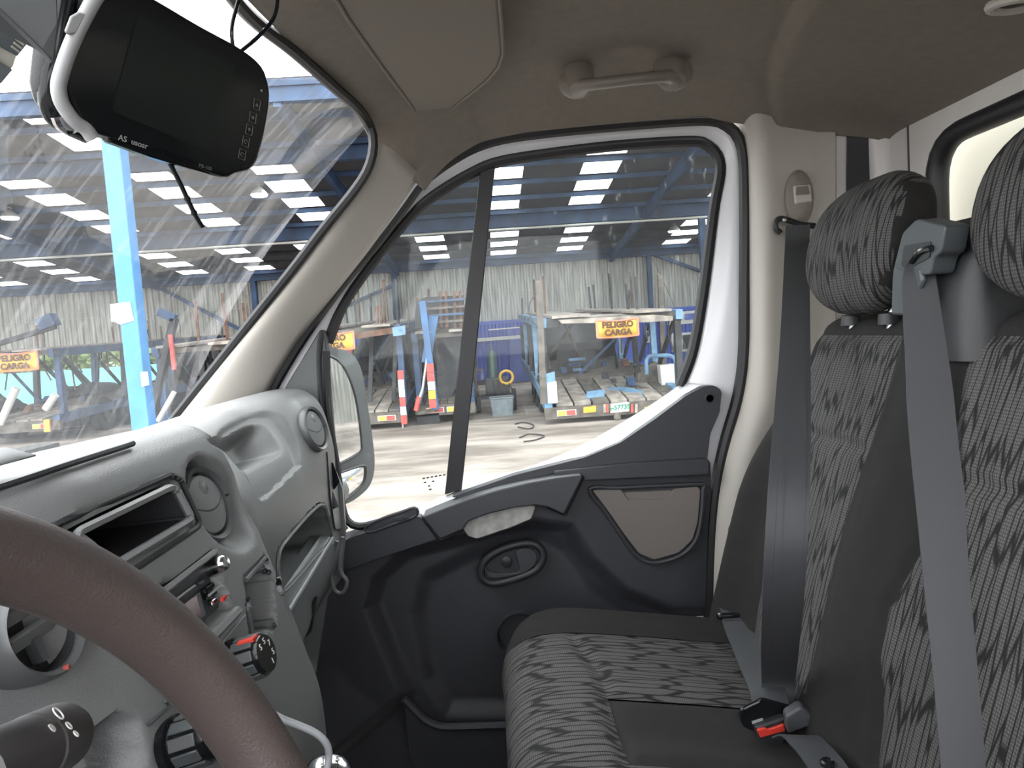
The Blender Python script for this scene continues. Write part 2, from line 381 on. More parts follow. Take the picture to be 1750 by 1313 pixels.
# right hand end wall of the shed
lo_ = [(2.2+(yy+22)/54*26.8, -21.8+dx, 0) for yy, dx in ys_]; hi_ = [(p[0], p[1], roof_z(max(p[0], 13))) for p in lo_]
struct(obj('wall_right', G().strip(lo_, hi_), 'wall_sheet', smooth=False))
# steel posts
def post(px, py, X, wd, ztop, label, m='navy_steel', brace=None, extra=None):
    q = P(px, py, X=X); t = thing('steel_post', (X, q[1], 0), label, 'post')
    obj('column', G().box((X-wd/2, q[1]-wd/2, 0), (X+wd/2, q[1]+wd/2, ztop)), m, t, smooth=False, bevel=.02)
    obj('base_plate', G().box((X-wd*.7, q[1]-wd*.7, 0), (X+wd*.7, q[1]+wd*.7, .04)), m, t, smooth=False)
    if brace: obj('brace', G().bar((X, q[1], brace[0]), (X, q[1]+brace[1], brace[2]), .12), m, t, smooth=False)
    return t, q
t, q = post(233, 600, 13.5, .33, roof_z(13.5)-.35, 'bright blue square steel post holding up the shed roof', 'blue_post')
POSTY = q[1]
obj('paper_notice', G().prism(PX(13.32, [(188, 520), (222, 516), (229, 548), (206, 555), (196, 550), (190, 550)]), (.004, 0, 0)), 'white_mark', t, smooth=False)
obj('paper_notice', G().prism(PX(13.32, [(240, 636), (252, 635), (255, 658), (242, 661)]), (.004, 0, 0)), 'white_mark', t, smooth=False)
q0 = P(1110, 430, X=28.6)
post(1110, 480, 28.78, .16, 5.0, 'slim navy post with diagonal brace against the corrugated wall', brace=(q0[2], -2.3, P(1200, 466, X=28.6)[2]))
post(1200, 400, 24.0, .22, roof_z(24), 'navy post beside the rear edge of the door window')
post(676, 500, 28.78, .22, 5.0, 'navy post on the wall behind the tall trailer', brace=(4.2, 2.2, 3.4))
qa, qb = P(440, 580, X=28.78), P(262, 488, X=28.78)
post(440, 560, 28.78, .22, 5.0, 'navy wall post with long brace seen past the windscreen pillar', brace=(qa[2], qb[1]-qa[1], qb[2]))
# ------------------------------------------------------------------ site containers and things behind the shed
def container(x, pxa, pxb, label, m, h=2.44, py=600, depth=None):
    depth = 28.6-x
    ya, yb = P(pxa, py, X=x)[1], P(pxb, py, X=x)[1]
    t = thing('container', (x+depth/2, (ya+yb)/2, 0), label, 'container')
    n = max(3, int(abs(ya-yb)/.28)); pts = []
    for i in range(n):
        y0 = ya+(yb-ya)*i/n; dy = (yb-ya)/n
        pts += [(x, y0), (x, y0+dy*.35), (x+.05, y0+dy*.5), (x+.05, y0+dy*.85)]
    pts.append((x, yb))
    obj('side_wall', G().strip([(a, b_, .14) for a, b_ in pts], [(a, b_, h-.1) for a, b_ in pts]), m, t, smooth=False)
    obj('shell', G().box((x+.06, min(ya, yb), .14), (x+depth, max(ya, yb), h)), m, t, smooth=False)
    obj('top_rail', G().box((x-.03, min(ya, yb), h-.12), (x+.07, max(ya, yb), h)), m, t, smooth=False)
    obj('base_rail', G().box((x-.03, min(ya, yb), 0), (x+.07, max(ya, yb), .16)), 'dark_steel', t, smooth=False)
    return t
t = container(27.2, 575, 925, 'long blue container with a white stripe behind the welding cart', 'blue_box')
def band(x, pts, m, t, name='stripe', th=.02): return obj(name, G().prism(PX(x, pts), (-th, 0, 0)), m, t, smooth=False)
band(27.16, [(640, 592), (925, 570), (925, 576), (640, 598)], 'white_mark', t)
band(27.16, [(835, 563), (895, 558), (895, 560), (835, 565)], 'white_mark', t)
band(27.15, [(872, 580), (924, 577), (924, 650), (872, 654)], 'blue_box_pale', t, 'faded_panel')
t = container(27.6, 1000, 1128, 'deep blue container with a doorway and stencilled number', 'blue_box', h=2.3)
band(27.55, [(1018, 580), (1031, 579), (1032, 590), (1019, 591)], 'white_mark', t, 'paper_notice')
band(27.55, [(1101, 575), (1113, 574), (1113, 585), (1102, 586)], 'white_mark', t, 'paper_notice')
band(27.56, [(1064, 563), (1094, 561), (1094, 632), (1064, 636)], 'blue_box', t, 'door_leaf', .04)
q = P(1098, 626, X=27.5); text('stencilled_number', 'HJ897501\u2022', .24, q, (0, -1, .02), (0, 0, 1), 'print_white', t, mirror=True)
t = container(27.0, 1136, 1330, 'blue site office container with white framed window', 'blue_box', h=2.5)
fr = obj('window_frame', G().prism(PX(26.95, [(1147, 570), (1195, 567), (1195, 600), (1148, 602)]), (-.05, 0, 0)), 'white_mark', t, smooth=False)
band(26.89, [(1151, 574), (1164, 573), (1164, 598), (1151, 599)], 'dark_steel', fr, 'pane')
band(26.89, [(1167, 573), (1192, 571), (1192, 596), (1167, 597)], 'dark_steel', fr, 'pane')
fr = obj('window_frame', G().prism(PX(26.95, [(1140, 535), (1195, 530), (1195, 552), (1140, 556)]), (-.05, 0, 0)), 'white_mark', t, smooth=False)
band(26.89, [(1148, 538), (1165, 537), (1165, 548), (1148, 549)], 'blue_box_pale', fr, 'pane'); band(26.89, [(1170, 537), (1190, 535), (1190, 546), (1170, 547)], 'blue_box_pale', fr, 'pane')
o = obj('fence_wall', G().box((36, 6, 0), (36.2, 34, 1.55)), 'teal', smooth=False); tag(o, 'pale turquoise wall behind the left trailers', 'wall')
rnd = np.random.RandomState(3)
for k, (yy, hh) in enumerate(((9, 3.6), (13.5, 4.0), (18, 3.4), (23, 4.2), (28, 3.8))):
    t = thing('bush', (39, yy, 0), ['pale bush behind the right end of turquoise wall', 'tall bush just left of the navy wall post', 'low loose bush behind the middle of turquoise wall', 'tallest bush beyond the banner trailer', 'bush at the far left beyond the turquoise wall'][k], 'bush', 'bushes beyond the turquoise wall')
    n = 1500; c = np.clip(rnd.randn(n, 3), -1.45, 1.45)*A((.8, 1.3, .8))+A((39.5, yy, hh*.55)); c[:, 2] = abs(c[:, 2]); u = rnd.randn(n, 3)*.16; v = rnd.randn(n, 3)*.16
    g = G(); g.add(np.stack([c-u, c+v, c+u, c-v], 1).reshape(-1, 3), [(4*i, 4*i+1, 4*i+2, 4*i+3) for i in range(n)])
    fo = obj('foliage', g, 'leaf', t, smooth=False); fo['kind'] = 'stuff'
    gt = G()
    for a in range(5): gt.tube(spline([(39.5, yy, 0), (39.5+rnd.randn()*.2, yy+rnd.randn()*.3, hh*.4), (39.5+rnd.randn()*.5, yy+rnd.randn()*.9, hh*.75)], 6), .04, 6)
    obj('stems', gt, 'dirty_steel', t)
# ------------------------------------------------------------------ car transporter trailers
def stripes(base, y, x, z0, z1, wd, cols, t):
    n = len(cols)
    for i, c in enumerate(cols):
        obj('reflector_band', G().box((x-.012, y-wd/2, z0+(z1-z0)*i/n), (x, y+wd/2, z0+(z1-z0)*(i+1)/n-.01)), c, base, smooth=False)
def wheel(x, y, r, wd, t, m='tyre'):
    w_ = obj('wheel', G().lathe((x, y-wd/2, r), (0, 1, 0), [(r*.55, 0), (r*.92, 0), (r, wd*.15), (r, wd*.85), (r*.92, wd), (r*.55, wd)], 28), m, t)
    obj('hub', G().lathe((x, y-wd/2+.03, r), (0, 1, 0), [(.0, 0), (r*.3, 0), (r*.35, .06), (r*.56, .08), (r*.56, wd-.1), (r*.2, wd-.06), (0, wd-.06)], 20), 'dirty_steel', w_)
def trailer(label, X0, yl, yr, zb, zu, length, main, tall=0, seed=1, rear='pale_deck', group='car transporter trailers'):
    rn = random.Random(seed); yc = (yl+yr)/2; wd = yl-yr
    t = thing('car_transporter_trailer', (X0+length/2, yc, 0), label, 'trailer')
    bm_ = obj('bumper', G().box((X0, yr, zb-.14), (X0+.14, yl, zb+.10)), 'dirty_steel', t, smooth=False)
    for i in range(7):                                   # slatted rear ramp planks
        y0 = yr+wd*(.06+.126*i)
        obj('ramp_plank', G().bar((X0+.1, y0+.12, zb+.13), (X0+2.6, y0+.12, .72), wd*.112, .05), rear if i % 4 else 'dirty_steel', t, smooth=False)
    for y_ in (yl-.09, yr+.09):
        obj('side_beam', G().bar((X0+.05, y_, zb+.12), (X0+2.7, y_, .66), .16, .22), main, t, smooth=False)
        obj('side_beam', G().bar((X0+2.6, y_, .66), (X0+length, y_, .95), .16, .26), main, t, smooth=False)
        obj('upper_rail', G().bar((X0+.1, y_, zu), (X0+length, y_, zu+.35), .14, .2), main, t, smooth=False)
    obj('deck', G().bar((X0+2.5, yc, .76), (X0+length, yc, .98), wd*.8, .06), 'dirty_steel', t, smooth=False)
    for i in range(6):
        x = X0+.25+i*(length-.6)/5; z = zu+.35*(x-X0)/length
        obj('cross_member', G().bar((x, yl, z), (x, yr, z), .14, .1), 'dirty_steel', t, smooth=False)
    for y_ in (yl-wd*.22, yr+wd*.22):
        obj('runway', G().bar((X0+.0, y_, zu+.10), (X0+length*.98, y_, zu+.46), wd*.26, .05), 'pale_deck', t, smooth=False)
    for i in range(5):
        x = X0+.35+i*(length-.9)/4
        for y_ in (yl-.08, yr+.08):
            obj('stanchion', G().bar((x, y_, zb if i == 0 else .8), (x+(.15 if i else 0), y_, zu+.05), .13, .15, up=(1, 0, 0)), main if (i+seed) % 2 else 'dark_steel', t, smooth=False)
            if i < 4: obj('strut', G().bar((x+.2, y_, zu-.1), (x+1.7, y_, 1.0), .07, .09), 'dark_steel', t, smooth=False)
    for i in range(12):
        x = X0+.4+rn.random()*(length-1); y_ = rn.choice((yl-.1, yr+.1, yl-.5, yr+.6))
        z = zu+.35*(x-X0)/length; obj('stake', G().bar((x, y_, z), (x+rn.uniform(-.1, .1), y_+rn.uniform(-.05, .05), z+rn.uniform(.5, 1.2)), .05), rn.choice(('rusty', 'dark_steel', 'dirty_steel')), t, smooth=False)
    for y_ in (yl-.2, yr+.2):
        for dx in (2.3, 3.5, 4.7): wheel(X0+dx, y_, .46, .3, t)
    obj('gooseneck', G().prism([(X0+length-2, yr+.2, 1), (X0+length-.2, yr+.2, 1.4), (X0+length, yr+.2, 2.3), (X0+length-.6, yr+.2, 2.3), (X0+length-2.4, yr+.2, 1.5)], (0, wd-.4, 0)), 'dark_steel', t, smooth=False)
    for i, y_ in enumerate((yl-.45, yr+.45)):            # tail lamps
        lm = obj('tail_lamp', G().box((X0-.02, y_-.2, zb-.08), (X0, y_+.2, zb+.04)), 'white_mark', bm_, smooth=False)
        obj('lens', G().box((X0-.03, y_-.18, zb-.07), (X0-.018, y_, zb+.03)), 'red_mark', bm_, smooth=False); obj('lens', G().box((X0-.03, y_+.02, zb-.07), (X0-.018, y_+.18, zb+.03)), 'amber', bm_, smooth=False)
    obj('under_deck_shade', G().box((X0+1.6, yr+.45, .22), (X0+length-1.5, yl-.45, .6)), 'dark_steel', t, smooth=False)  # dark block added so the space below the deck reads as shade
    for i in range(9):                                   # chains and straps hanging from the upper rails
        x = X0+.4+rn.random()*5; y_ = rn.choice((yl-.16, yr+.16, yl-.4, yr+.4)); l_ = rn.uniform(.35, 1.0)
        obj('hanging_chain', G().tube([(x, y_, zu), (x+rn.uniform(-.08, .08), y_+rn.uniform(-.06, .06), zu-l_*.5), (x+rn.uniform(-.1, .1), y_+rn.uniform(-.1, .1), zu-l_)], .022, 5), rn.choice(('dark_steel', 'rusty', 'dirty_steel')), t)
    for i in range(10):                                  # wheel chocks and ratchets lying on the deck
        x = X0+.8+rn.random()*4; y_ = rn.uniform(yr+.3, yl-.3); z = zb+.15+(.72-zb)*min(1, (x-X0)/2.6); s_ = rn.uniform(.08, .2)
        obj('wheel_chock', G().prism([(x, y_, z), (x+s_*1.6, y_, z), (x+s_*1.3, y_, z+s_)], (0, s_, 0)), rn.choice(('dark_steel', 'rusty', 'navy_steel', 'dark_steel')), t, smooth=False)
    for i in range(5):
        x = X0+1.2+i*.9; y_ = rn.uniform(yr+.3, yl-.3); obj('cross_brace', G().bar((x, y_, zu), (x+rn.uniform(.3, 1.2), rn.uniform(yr+.2, yl-.2), .85), .06), rn.choice(('dark_steel', 'navy_steel', 'dirty_steel')), t, smooth=False)
    return t, bm_
def Yat(px, py, X): return P(px, py, X=X)[1]
def banner(px0, px1, py0, py1, X, label):
    a = P(px0, py0, X=X); c = P(px1, py1, X=X); y0, y1, zt, zb_ = a[1], c[1], a[2], c[2]
    n = 13; top = []; bot = []
    for i in range(n):
        f = i/(n-1); y_ = y0+(y1-y0)*f; sag = .05*math.sin(math.pi*f); wv = .025*math.sin(9*f)
        top.append((X+wv, y_, zt-sag*.8)); bot.append((X+wv*1.3-.02, y_, zb_-sag*.3))
    tb = obj('warning_banner', G().strip(top, bot), 'banner_yellow', smooth=True, solid=.006); tag(tb, label, 'banner')
    obj('hem', G().tube(top, .022, 6), 'banner_edge', tb); obj('hem', G().tube(bot, .018, 6), 'banner_edge', tb)
    for e_ in (0, -1): obj('hem', G().bar(top[e_], bot[e_], .04), 'banner_edge', tb, smooth=False)
    yc = (y0+y1)/2; h = zt-zb_
    text('lettering', 'PELIGRO', h*.46, (X-.055, yc, zt-h*.32), (0, -1, 0), (0, 0, 1), 'banner_text', tb, .004, bold=.009)
    text('lettering', 'CARGA', h*.46, (X-.06, yc, zt-h*.76), (0, -1, 0), (0, 0, 1), 'banner_text', tb, .004, bold=.009)
# right hand trailer
XR = 14.35; yl, yr = Yat(930, 690, XR), Yat(1178, 690, XR); zb = P(1040, 699, X=XR)[2]; zu = P(1040, 545, X=XR)[2]
t, bm_ = trailer('dusty car transporter trailer with green number plate on its bumper', XR, yl, yr, zb, zu, 9.5, 'light_blue', seed=2)
lp = obj('number_plate', G().prism(PX(XR-.01, [(1043, 690), (1075, 687), (1075, 703), (1043, 706)]), (-.02, 0, 0)), 'white_mark', bm_, smooth=False)
text('plate_number', 'S-57735', .135, P(1059, 696.5, X=XR-.05), (0, -1, .04), (0, 0, 1), 'green_mark', bm_, .002, bold=.003)
for px in (1033, 1038, 1080, 1087): obj('lamp_bar', G().prism(PX(XR-.02, [(px-2.2, 691), (px+2.2, 690.6), (px+2.2, 705), (px-2.2, 705.4)]), (-.02, 0, 0)), 'red_mark' if px in (1038, 1080) else 'pale_deck', bm_, smooth=False)
for a, b_ in ((997, 1018), (1101, 1122)): obj('marker_plate', G().prism(PX(XR-.02, [(a, 696), (b_, 694), (b_, 704), (a, 706)]), (-.02, 0, 0)), 'yellow', bm_, smooth=False)
obj('corner_panel', G().prism(PX(XR+.05, [(932, 640), (948, 635), (952, 690), (934, 692)]), (.08, 0, 0)), 'light_blue', t, smooth=False)
obj('corner_panel', G().prism(PX(XR, [(935, 655), (951, 652), (953, 688), (937, 690)]), (.05, 0, 0)), 'white_mark', t, smooth=False)
obj('corner_post', G().bar(P(920, 480, X=XR+.1), P(929, 690, X=XR+.1), .13, .13, up=(1, 0, 0)), 'dirty_steel', t, smooth=False)
obj('corner_post', G().bar(P(1128, 470, X=XR+2.6), P(1135, 660, X=XR+2.6), .12, .12, up=(1, 0, 0)), 'dirty_steel', t, smooth=False)
obj('winch_box', G().prism(PX(XR+.15, [(931, 546), (955, 543), (958, 560), (934, 563)]), (.3, 0, 0)), 'dark_steel', t, smooth=False, bevel=.03)
obj('top_plate', G().prism([P(955, 547, X=XR), P(1120, 538, X=XR), P(1150, 541, X=XR), P(1150, 548, X=XR), P(1105, 551, X=XR), P(960, 553, X=XR)], (1.6, 0, .1)), 'pale_deck', t, smooth=False)
obj('ramp_flap', G().prism(PX(XR+.5, [(1003, 672), (1034, 668), (1031, 688), (1000, 690)]), (.05, 0, .03)), 'light_blue', t, smooth=False)
obj('ramp_arm', G().ribbon(spline([P(1050, 664, X=XR+1.2), P(1075, 668, X=XR+.9), P(1100, 678, X=XR+.5), P(1110, 688, X=XR+.2)], 12), (0, 1, 0), .3, .03), 'light_blue', t)
obj('ramp_arm', G().ribbon(spline([P(1075, 660, X=XR+1.4), P(1110, 668, X=XR+.9), P(1135, 676, X=XR+.5)], 10), (0, 1, 0), .22, .03), 'dirty_steel', t)
obj('mudguard', G().prism(PX(XR+1.6, [(1088, 660), (1092, 628), (1125, 618), (1133, 640), (1136, 668), (1110, 672)]), (.35, 0, 0)), 'dirty_steel', t, smooth=False, bevel=.04)
obj('side_locker', G().prism(PX(XR+1.2, [(1128, 625), (1152, 622), (1154, 672), (1133, 675)]), (.3, 0, 0)), 'white_mark', t, smooth=False)
obj('guard_rail', G().tube(spline([P(1105, 640, X=XR+1.3), P(1106, 612, X=XR+1.3), P(1125, 608, X=XR+1.3), P(1150, 610, X=XR+1.3), P(1156, 630, X=XR+1.3), P(1158, 655, X=XR+1.3)], 20), .045, 8), 'light_blue', t)
obj('drain_valve', G().lathe(P(1055, 712, X=XR), (0, 0, 1), [(.0, -.08), (.07, -.06), (.08, .0), (.05, .08), (.0, .1)], 12), 'dirty_steel', t)
obj('ladder_deck', G().bar(P(985, 640, X=XR+4), P(985, 600, X=XR+6), 1.1, .08, up=(0, 0, 1)), 'dark_steel', t, smooth=False)
for k in range(4): obj('ladder_rung', G().bar(P(972, 615+k*9, X=XR+3.6), P(1000, 613+k*9, X=XR+3.6), .07), 'navy_steel' if k % 2 else 'light_blue', t, smooth=False)
obj('aerial_wire', G().tube(spline([P(1110, 437, X=XR+2.6), P(1122, 455, X=XR+2.6), P(1130, 475, X=XR+2.6), P(1150, 520, X=XR+2.4), P(1172, 600, X=XR+2.0)], 20), .010, 5), 'dirty_steel', t)
obj('hose_loop', G().tube(spline([P(918, 500, X=XR), P(905, 520, X=XR), P(908, 545, X=XR), P(920, 560, X=XR)], 16), .012, 5), 'dark_steel', t)
banner(1019, 1091, 548, 573, XR-.06, 'yellow danger load banner on the trailer with green number plate')
# left hand trailer
XL = 15.6; yl, yr = Yat(505, 690, XL), Yat(694, 690, XL); zb = P(620, 716, X=XL)[2]; zu = P(640, 565, X=XL)[2]
t, bm_ = trailer('trailer with slatted ramp and red striped corner post beside the wing mirror', XL, yl, yr, zb, zu, 9, 'navy_steel', seed=5)
stripes(t, yr+.07, XL-.02, P(690, 725, X=XL)[2], P(690, 632, X=XL)[2], .13, ('red_mark', 'white_mark', 'red_mark', 'white_mark', 'white_mark', 'red_mark'), t)
obj('top_plate', G().prism([P(592, 572, X=XL), P(685, 558, X=XL), P(690, 562, X=XL), P(685, 568, X=XL), P(596, 582, X=XL)], (1.2, 0, .05)), 'rusty', t, smooth=False)
obj('corner_panel', G().prism(PX(XL-.05, [(670, 560), (692, 556), (693, 572), (672, 575)]), (.1, 0, 0)), 'light_blue', t, smooth=False)
for y_, m_ in ((.35, 'dark_steel'), (.9, 'dark_steel'), (1.4, 'red_mark')): obj('inner_post', G().bar((XL+.6, yr+y_, zb+.3), (XL+.8, yr+y_-.15, zu), .09, .09, up=(1, 0, 0)), m_, t, smooth=False)
obj('chain', G().tube([P(688, 722, X=XL), P(689, 730, X=XL), P(687, 735, X=XL)], .02, 6), 'steel', t)
banner(525, 606, 572, 596, XL-.08, 'yellow danger load banner partly hidden by the wing mirror')
# tall blue trailer between them
XM = 15.9; yl, yr = Yat(709, 690, XM), Yat(812, 690, XM); zb = P(740, 700, X=XM)[2]; zu = P(740, 575, X=XM)[2]
t, bm_ = trailer('tall dark trailer with blue leaning arm and yellow corner stripe', XM, yl, yr, zb, zu, 8, 'navy_steel', seed=7, rear='dirty_steel')
obj('lift_arm', G().bar(P(722, 515, X=XM-.1), P(745, 700, X=XM-.1), .14, .18, up=(1, 0, 0)), 'blue_steel', t, smooth=False)
obj('lift_arm', G().bar(P(742, 540, X=XM+.1), P(728, 620, X=XM+.1), .2, .16, up=(1, 0, 0)), 'blue_steel', t, smooth=False)
stripes(t, P(738, 650, X=XM)[1], XM-.22, P(738, 696, X=XM)[2], P(738, 620, X=XM)[2], .16, ('red_mark', 'yellow', 'white_mark', 'red_mark', 'red_mark'), t)
obj('hydraulic_ram', G().cyl(P(711, 702, X=XM-.2), P(722, 668, X=XM-.2), .05, n=10).cyl(P(722, 668, X=XM-.2), P(730, 612, X=XM-.15), .035, n=10), 'steel', t)
obj('ram_sleeve', G().cyl(P(711, 702, X=XM-.2), P(717, 678, X=XM-.2), .06, n=10), 'red_mark', t)
obj('upper_cage', G().prism(PX(XM+.4, [(709, 540), (712, 515), (728, 508), (792, 505), (795, 560), (709, 562)]), (.2, 0, 0)), 'dark_steel', t, smooth=False)
for k in range(4): obj('cage_rail', G().bar(P(730, 516+k*12, X=XM+.2), P(800, 511+k*12, X=XM+.2), .05), 'dirty_steel' if k % 2 else 'navy_steel', t, smooth=False)
for px in (752, 762, 776, 786): obj('stake', G().bar(P(px, 498, X=XM+.3), P(px+2, 560, X=XM+.3), .06), 'rusty', t, smooth=False)
obj('engine_cover', G().prism(PX(XM+.5, [(745, 570), (795, 566), (792, 640), (770, 680), (748, 690)]), (1.5, 0, 0)), 'dark_steel', t, smooth=False)
obj('loading_plate', G().prism(PX(XM-.1, [(712, 704), (742, 698), (744, 703), (716, 710)]), (.5, 0, 0)), 'dirty_steel', t, smooth=False)
obj('mudflap', G().prism(PX(XM, [(710, 710), (750, 706), (752, 727), (716, 728)]), (.02, 0, 0)), 'tyre', t, smooth=False)
# trailers seen through the windscreen
XB = 17.5; yl, yr = Yat(-95, 690, XB), Yat(98, 690, XB); zb = P(60, 728, X=XB)[2]; zu = P(60, 605, X=XB)[2]
t, bm_ = trailer('car transporter with pale hydraulic rams seen through the windscreen', XB, yl, yr, zb, zu, 13, 'navy_steel', seed=11)
for a, b_ in (((28, 663), (0, 725)), ((95, 675), (78, 700))): obj('hydraulic_ram', G().cyl(P(*a, X=XB-.1), P(*b_, X=XB-.1), .09, n=10), 'pipe_pale', t)
obj('marker_post', G().prism(PX(XB-.1, [(74, 718), (84, 717), (85, 738), (75, 739)]), (.05, 0, 0)), 'amber', t, smooth=False)
obj('marker_plate', G().prism(PX(XB+2.5, [(116, 700), (140, 695), (139, 708), (116, 711)]), (.03, 0, 0)), 'yellow', t, smooth=False)
wheel(P(18, 715, X=XB+1.6)[0], P(18, 715, X=XB+1.6)[1], .55, .3, t); wheel(XB+4.6, P(125, 690, X=XB+4.6)[1], .6, .3, t)
obj('fuel_tank', G().cyl(P(150, 675, X=XB+5), P(190, 672, X=XB+8), .4, n=16), 'dark_steel', t)
obj('lift_arm', G().bar(P(-10, 590, X=XB+1), P(95, 558, X=XB+1), .12), 'dark_steel', t, smooth=False)
obj('lift_arm', G().bar(P(70, 556, X=XB+1), P(95, 545, X=XB+1), .3), 'navy_steel', t, smooth=False)
banner(-12, 66, 605, 631, XB-.06, 'yellow danger load banner left of the bright blue post')
XN = 14.6; yl, yr = Yat(262, 690, XN), Yat(420, 690, XN); zb = P(300, 738, X=XN)[2]; zu = P(300, 600, X=XN)[2]
t, bm_ = trailer('trailer with red topped arm between the blue post and windscreen pillar', XN, yl, yr, zb, zu, 9, 'navy_steel', seed=13, rear='dirty_steel')
obj('lift_arm', G().bar(P(298, 545, X=XN-.1), P(262, 700, X=XN-.1), .12, .16, up=(1, 0, 0)), 'dark_steel', t, smooth=False)
obj('lift_arm', G().bar(P(272, 533, X=XN-.1), P(300, 545, X=XN-.1), .16), 'navy_steel', t, smooth=False)
obj('warning_strip', G().bar(P(291, 572, X=XN-.2), P(298, 632, X=XN-.2), .07), 'red_mark', t, smooth=False)
obj('hydraulic_ram', G().cyl(P(298, 670, X=XN-.2), P(270, 720, X=XN-.2), .05, n=10), 'pipe_pale', t)
stripes(t, P(263, 715, X=XN)[1], XN-.1, P(263, 732, X=XN)[2], P(263, 704, X=XN)[2], .12, ('white_mark', 'red_mark', 'amber'), t)
# welding cart between the trailers
q = P(850, 690, Z=0); q = P(850, 703, X=17.0); x0, y0 = 17.0, q[1]
t = thing('welding_cart', (x0+.5, y0, 0), 'small welding cart with dark gas bottle between the trailers', 'cart')
obj('tray', G().box((x0+.3, y0-.45, .35), (x0+.9, y0+.45, .42)), 'dark_steel', t, smooth=False)
obj('machine_body', G().box((x0+.35, y0-.35, .42), (x0+.85, y0+.25, .85)), 'dark_steel', t, smooth=False, bevel=.04)
obj('gas_bottle', G().lathe((x0+.6, y0+.05, .42), (0, 0, 1), [(0, 0), (.13, 0), (.13, .95), (.1, 1.06), (.04, 1.12), (.04, 1.25), (0, 1.26)], 18), 'bottle', t)
obj('hose_coil', G().tube(spline([(x0+.3, y0-.28+.16*math.cos(a), .86+.16*math.sin(a)) for a in np.linspace(0, 6.2, 14)], 24), .035, 6), 'yellow', t)
for yy in (-.45, .45): wheel(x0+.6, y0+yy, .28, .1, t)
obj('handle', G().tube(spline([(x0+.3, y0+.4, .45), (x0+.2, y0+.5, 1.0), (x0+.2, y0+.3, 1.1)], 10), .02, 6), 'rusty', t)
for i in range(4): obj('cable', G().tube(spline([(x0+.35, y0-.3+.12*i, .8), (x0+.15, y0-.4+.14*i, .5), (x0+.2, y0-.35+.1*i, .3)], 8), .02, 5), 'tyre', t)
x0 -= .15; t = thing('metal_bin', (x0-.1, y0-.1, 0), 'grey open metal bin standing in front of welding cart', 'bin')
obj('bin_body', G().rings([rpoly([(x0-.3, y0-.36, 0), (x0+.1, y0-.36, 0), (x0+.1, y0+.12, 0), (x0-.3, y0+.12, 0)], .03), rpoly([(x0-.34, y0-.40, .42), (x0+.14, y0-.40, .42), (x0+.14, y0+.16, .42), (x0-.34, y0+.16, .42)], .03)], caps=False), 'grey_box', t, smooth=False, solid=.01)
obj('rim', G().tube(rpoly([(x0-.34, y0-.40, .42), (x0+.14, y0-.40, .42), (x0+.14, y0+.16, .42), (x0-.34, y0+.16, .42)], .03), .02, 6, closed=True), 'grey_box', t)
# cables lying on the ground
for k, pts in enumerate(([(880, 725), (895, 722), (912, 727), (905, 733), (885, 730)], [(888, 748), (905, 742), (930, 745), (915, 752), (895, 755)])):
    o = obj('ground_cable', G().tube(spline([P(x, y, Z=.02) for x, y in pts], 24), .013, 6), 'tyre'); tag(o, ['black cable coiled on dirt beside the trailer wheel', 'thin cable loop lying on the pale dirt'][k], 'cable')
# behind the van: a parked truck, a post and a drum (they show in the wing mirror)
TRK = len(bpy.data.objects); t = thing('parked_truck', (7.5, -17, 0), 'white cab truck parked behind the van seen in wing mirror', 'truck')
obj('cab', G().prism([(6.4, -14.2, .7), (6.4, -14.1, 1.5), (6.4, -14.6, 2.6), (6.4, -16.4, 2.7), (6.4, -16.4, .7)], (2.2, 0, 0)), 'white_paint', t, smooth=False, bevel=.08)
obj('windscreen', G().prism([(6.6, -14.13, 1.55), (8.4, -14.13, 1.55), (8.3, -14.58, 2.5), (6.7, -14.58, 2.5)], (0, -.02, 0)), 'gloss_black', t, smooth=False)
obj('grille', G().box((6.9, -14.15, .95), (8.1, -14.05, 1.35)), 'dark_steel', t, smooth=False)
obj('bumper', G().box((6.4, -14.2, .45), (8.6, -14.0, .8)), 'bezel_grey', t, smooth=False, bevel=.03)
for x in (6.6, 8.4): obj('headlamp', G().box((x-.18, -14.08, .95), (x+.18, -14.02, 1.2)), 'chrome', t, smooth=False, bevel=.03)
obj('load_box', G().box((6.3, -21, .9), (8.7, -16.6, 3.2)), 'blue_steel', t, smooth=False, bevel=.03)
for x in (6.5, 8.5):
    for y in (-15.2, -19.5):
        obj('wheel', G().lathe((x-.13, y, .48), (1, 0, 0), [(0, 0), (.3, 0), (.46, .02), (.48, .05), (.48, .22), (.46, .26), (.3, .26), (0, .26)], 24), 'tyre', t)
t.location.x -= 6.3; t.location.y += 1.0
t = thing('steel_post', (3.0, -9.5, 0), 'blue post beside a yellow drum seen in wing mirror', 'post')
obj('column', G().box((2.9, -9.6, 0), (3.1, -9.4, 5)), 'blue_post', t, smooth=False); obj('cross_bar', G().box((2.9, -9.55, 2.1), (5.9, -9.45, 2.3)), 'blue_steel', t, smooth=False)
t = thing('yellow_drum', (3.35, -9.2, 0), 'small yellow drum at the foot of the blue post', 'drum')
obj('drum_body', G().lathe((3.35, -9.2, 0), (0, 0, 1), [(0, 0), (.24, 0), (.25, .1), (.25, .5), (.2, .62), (.08, .68), (.08, .75), (0, .76)], 20), 'yellow', t)
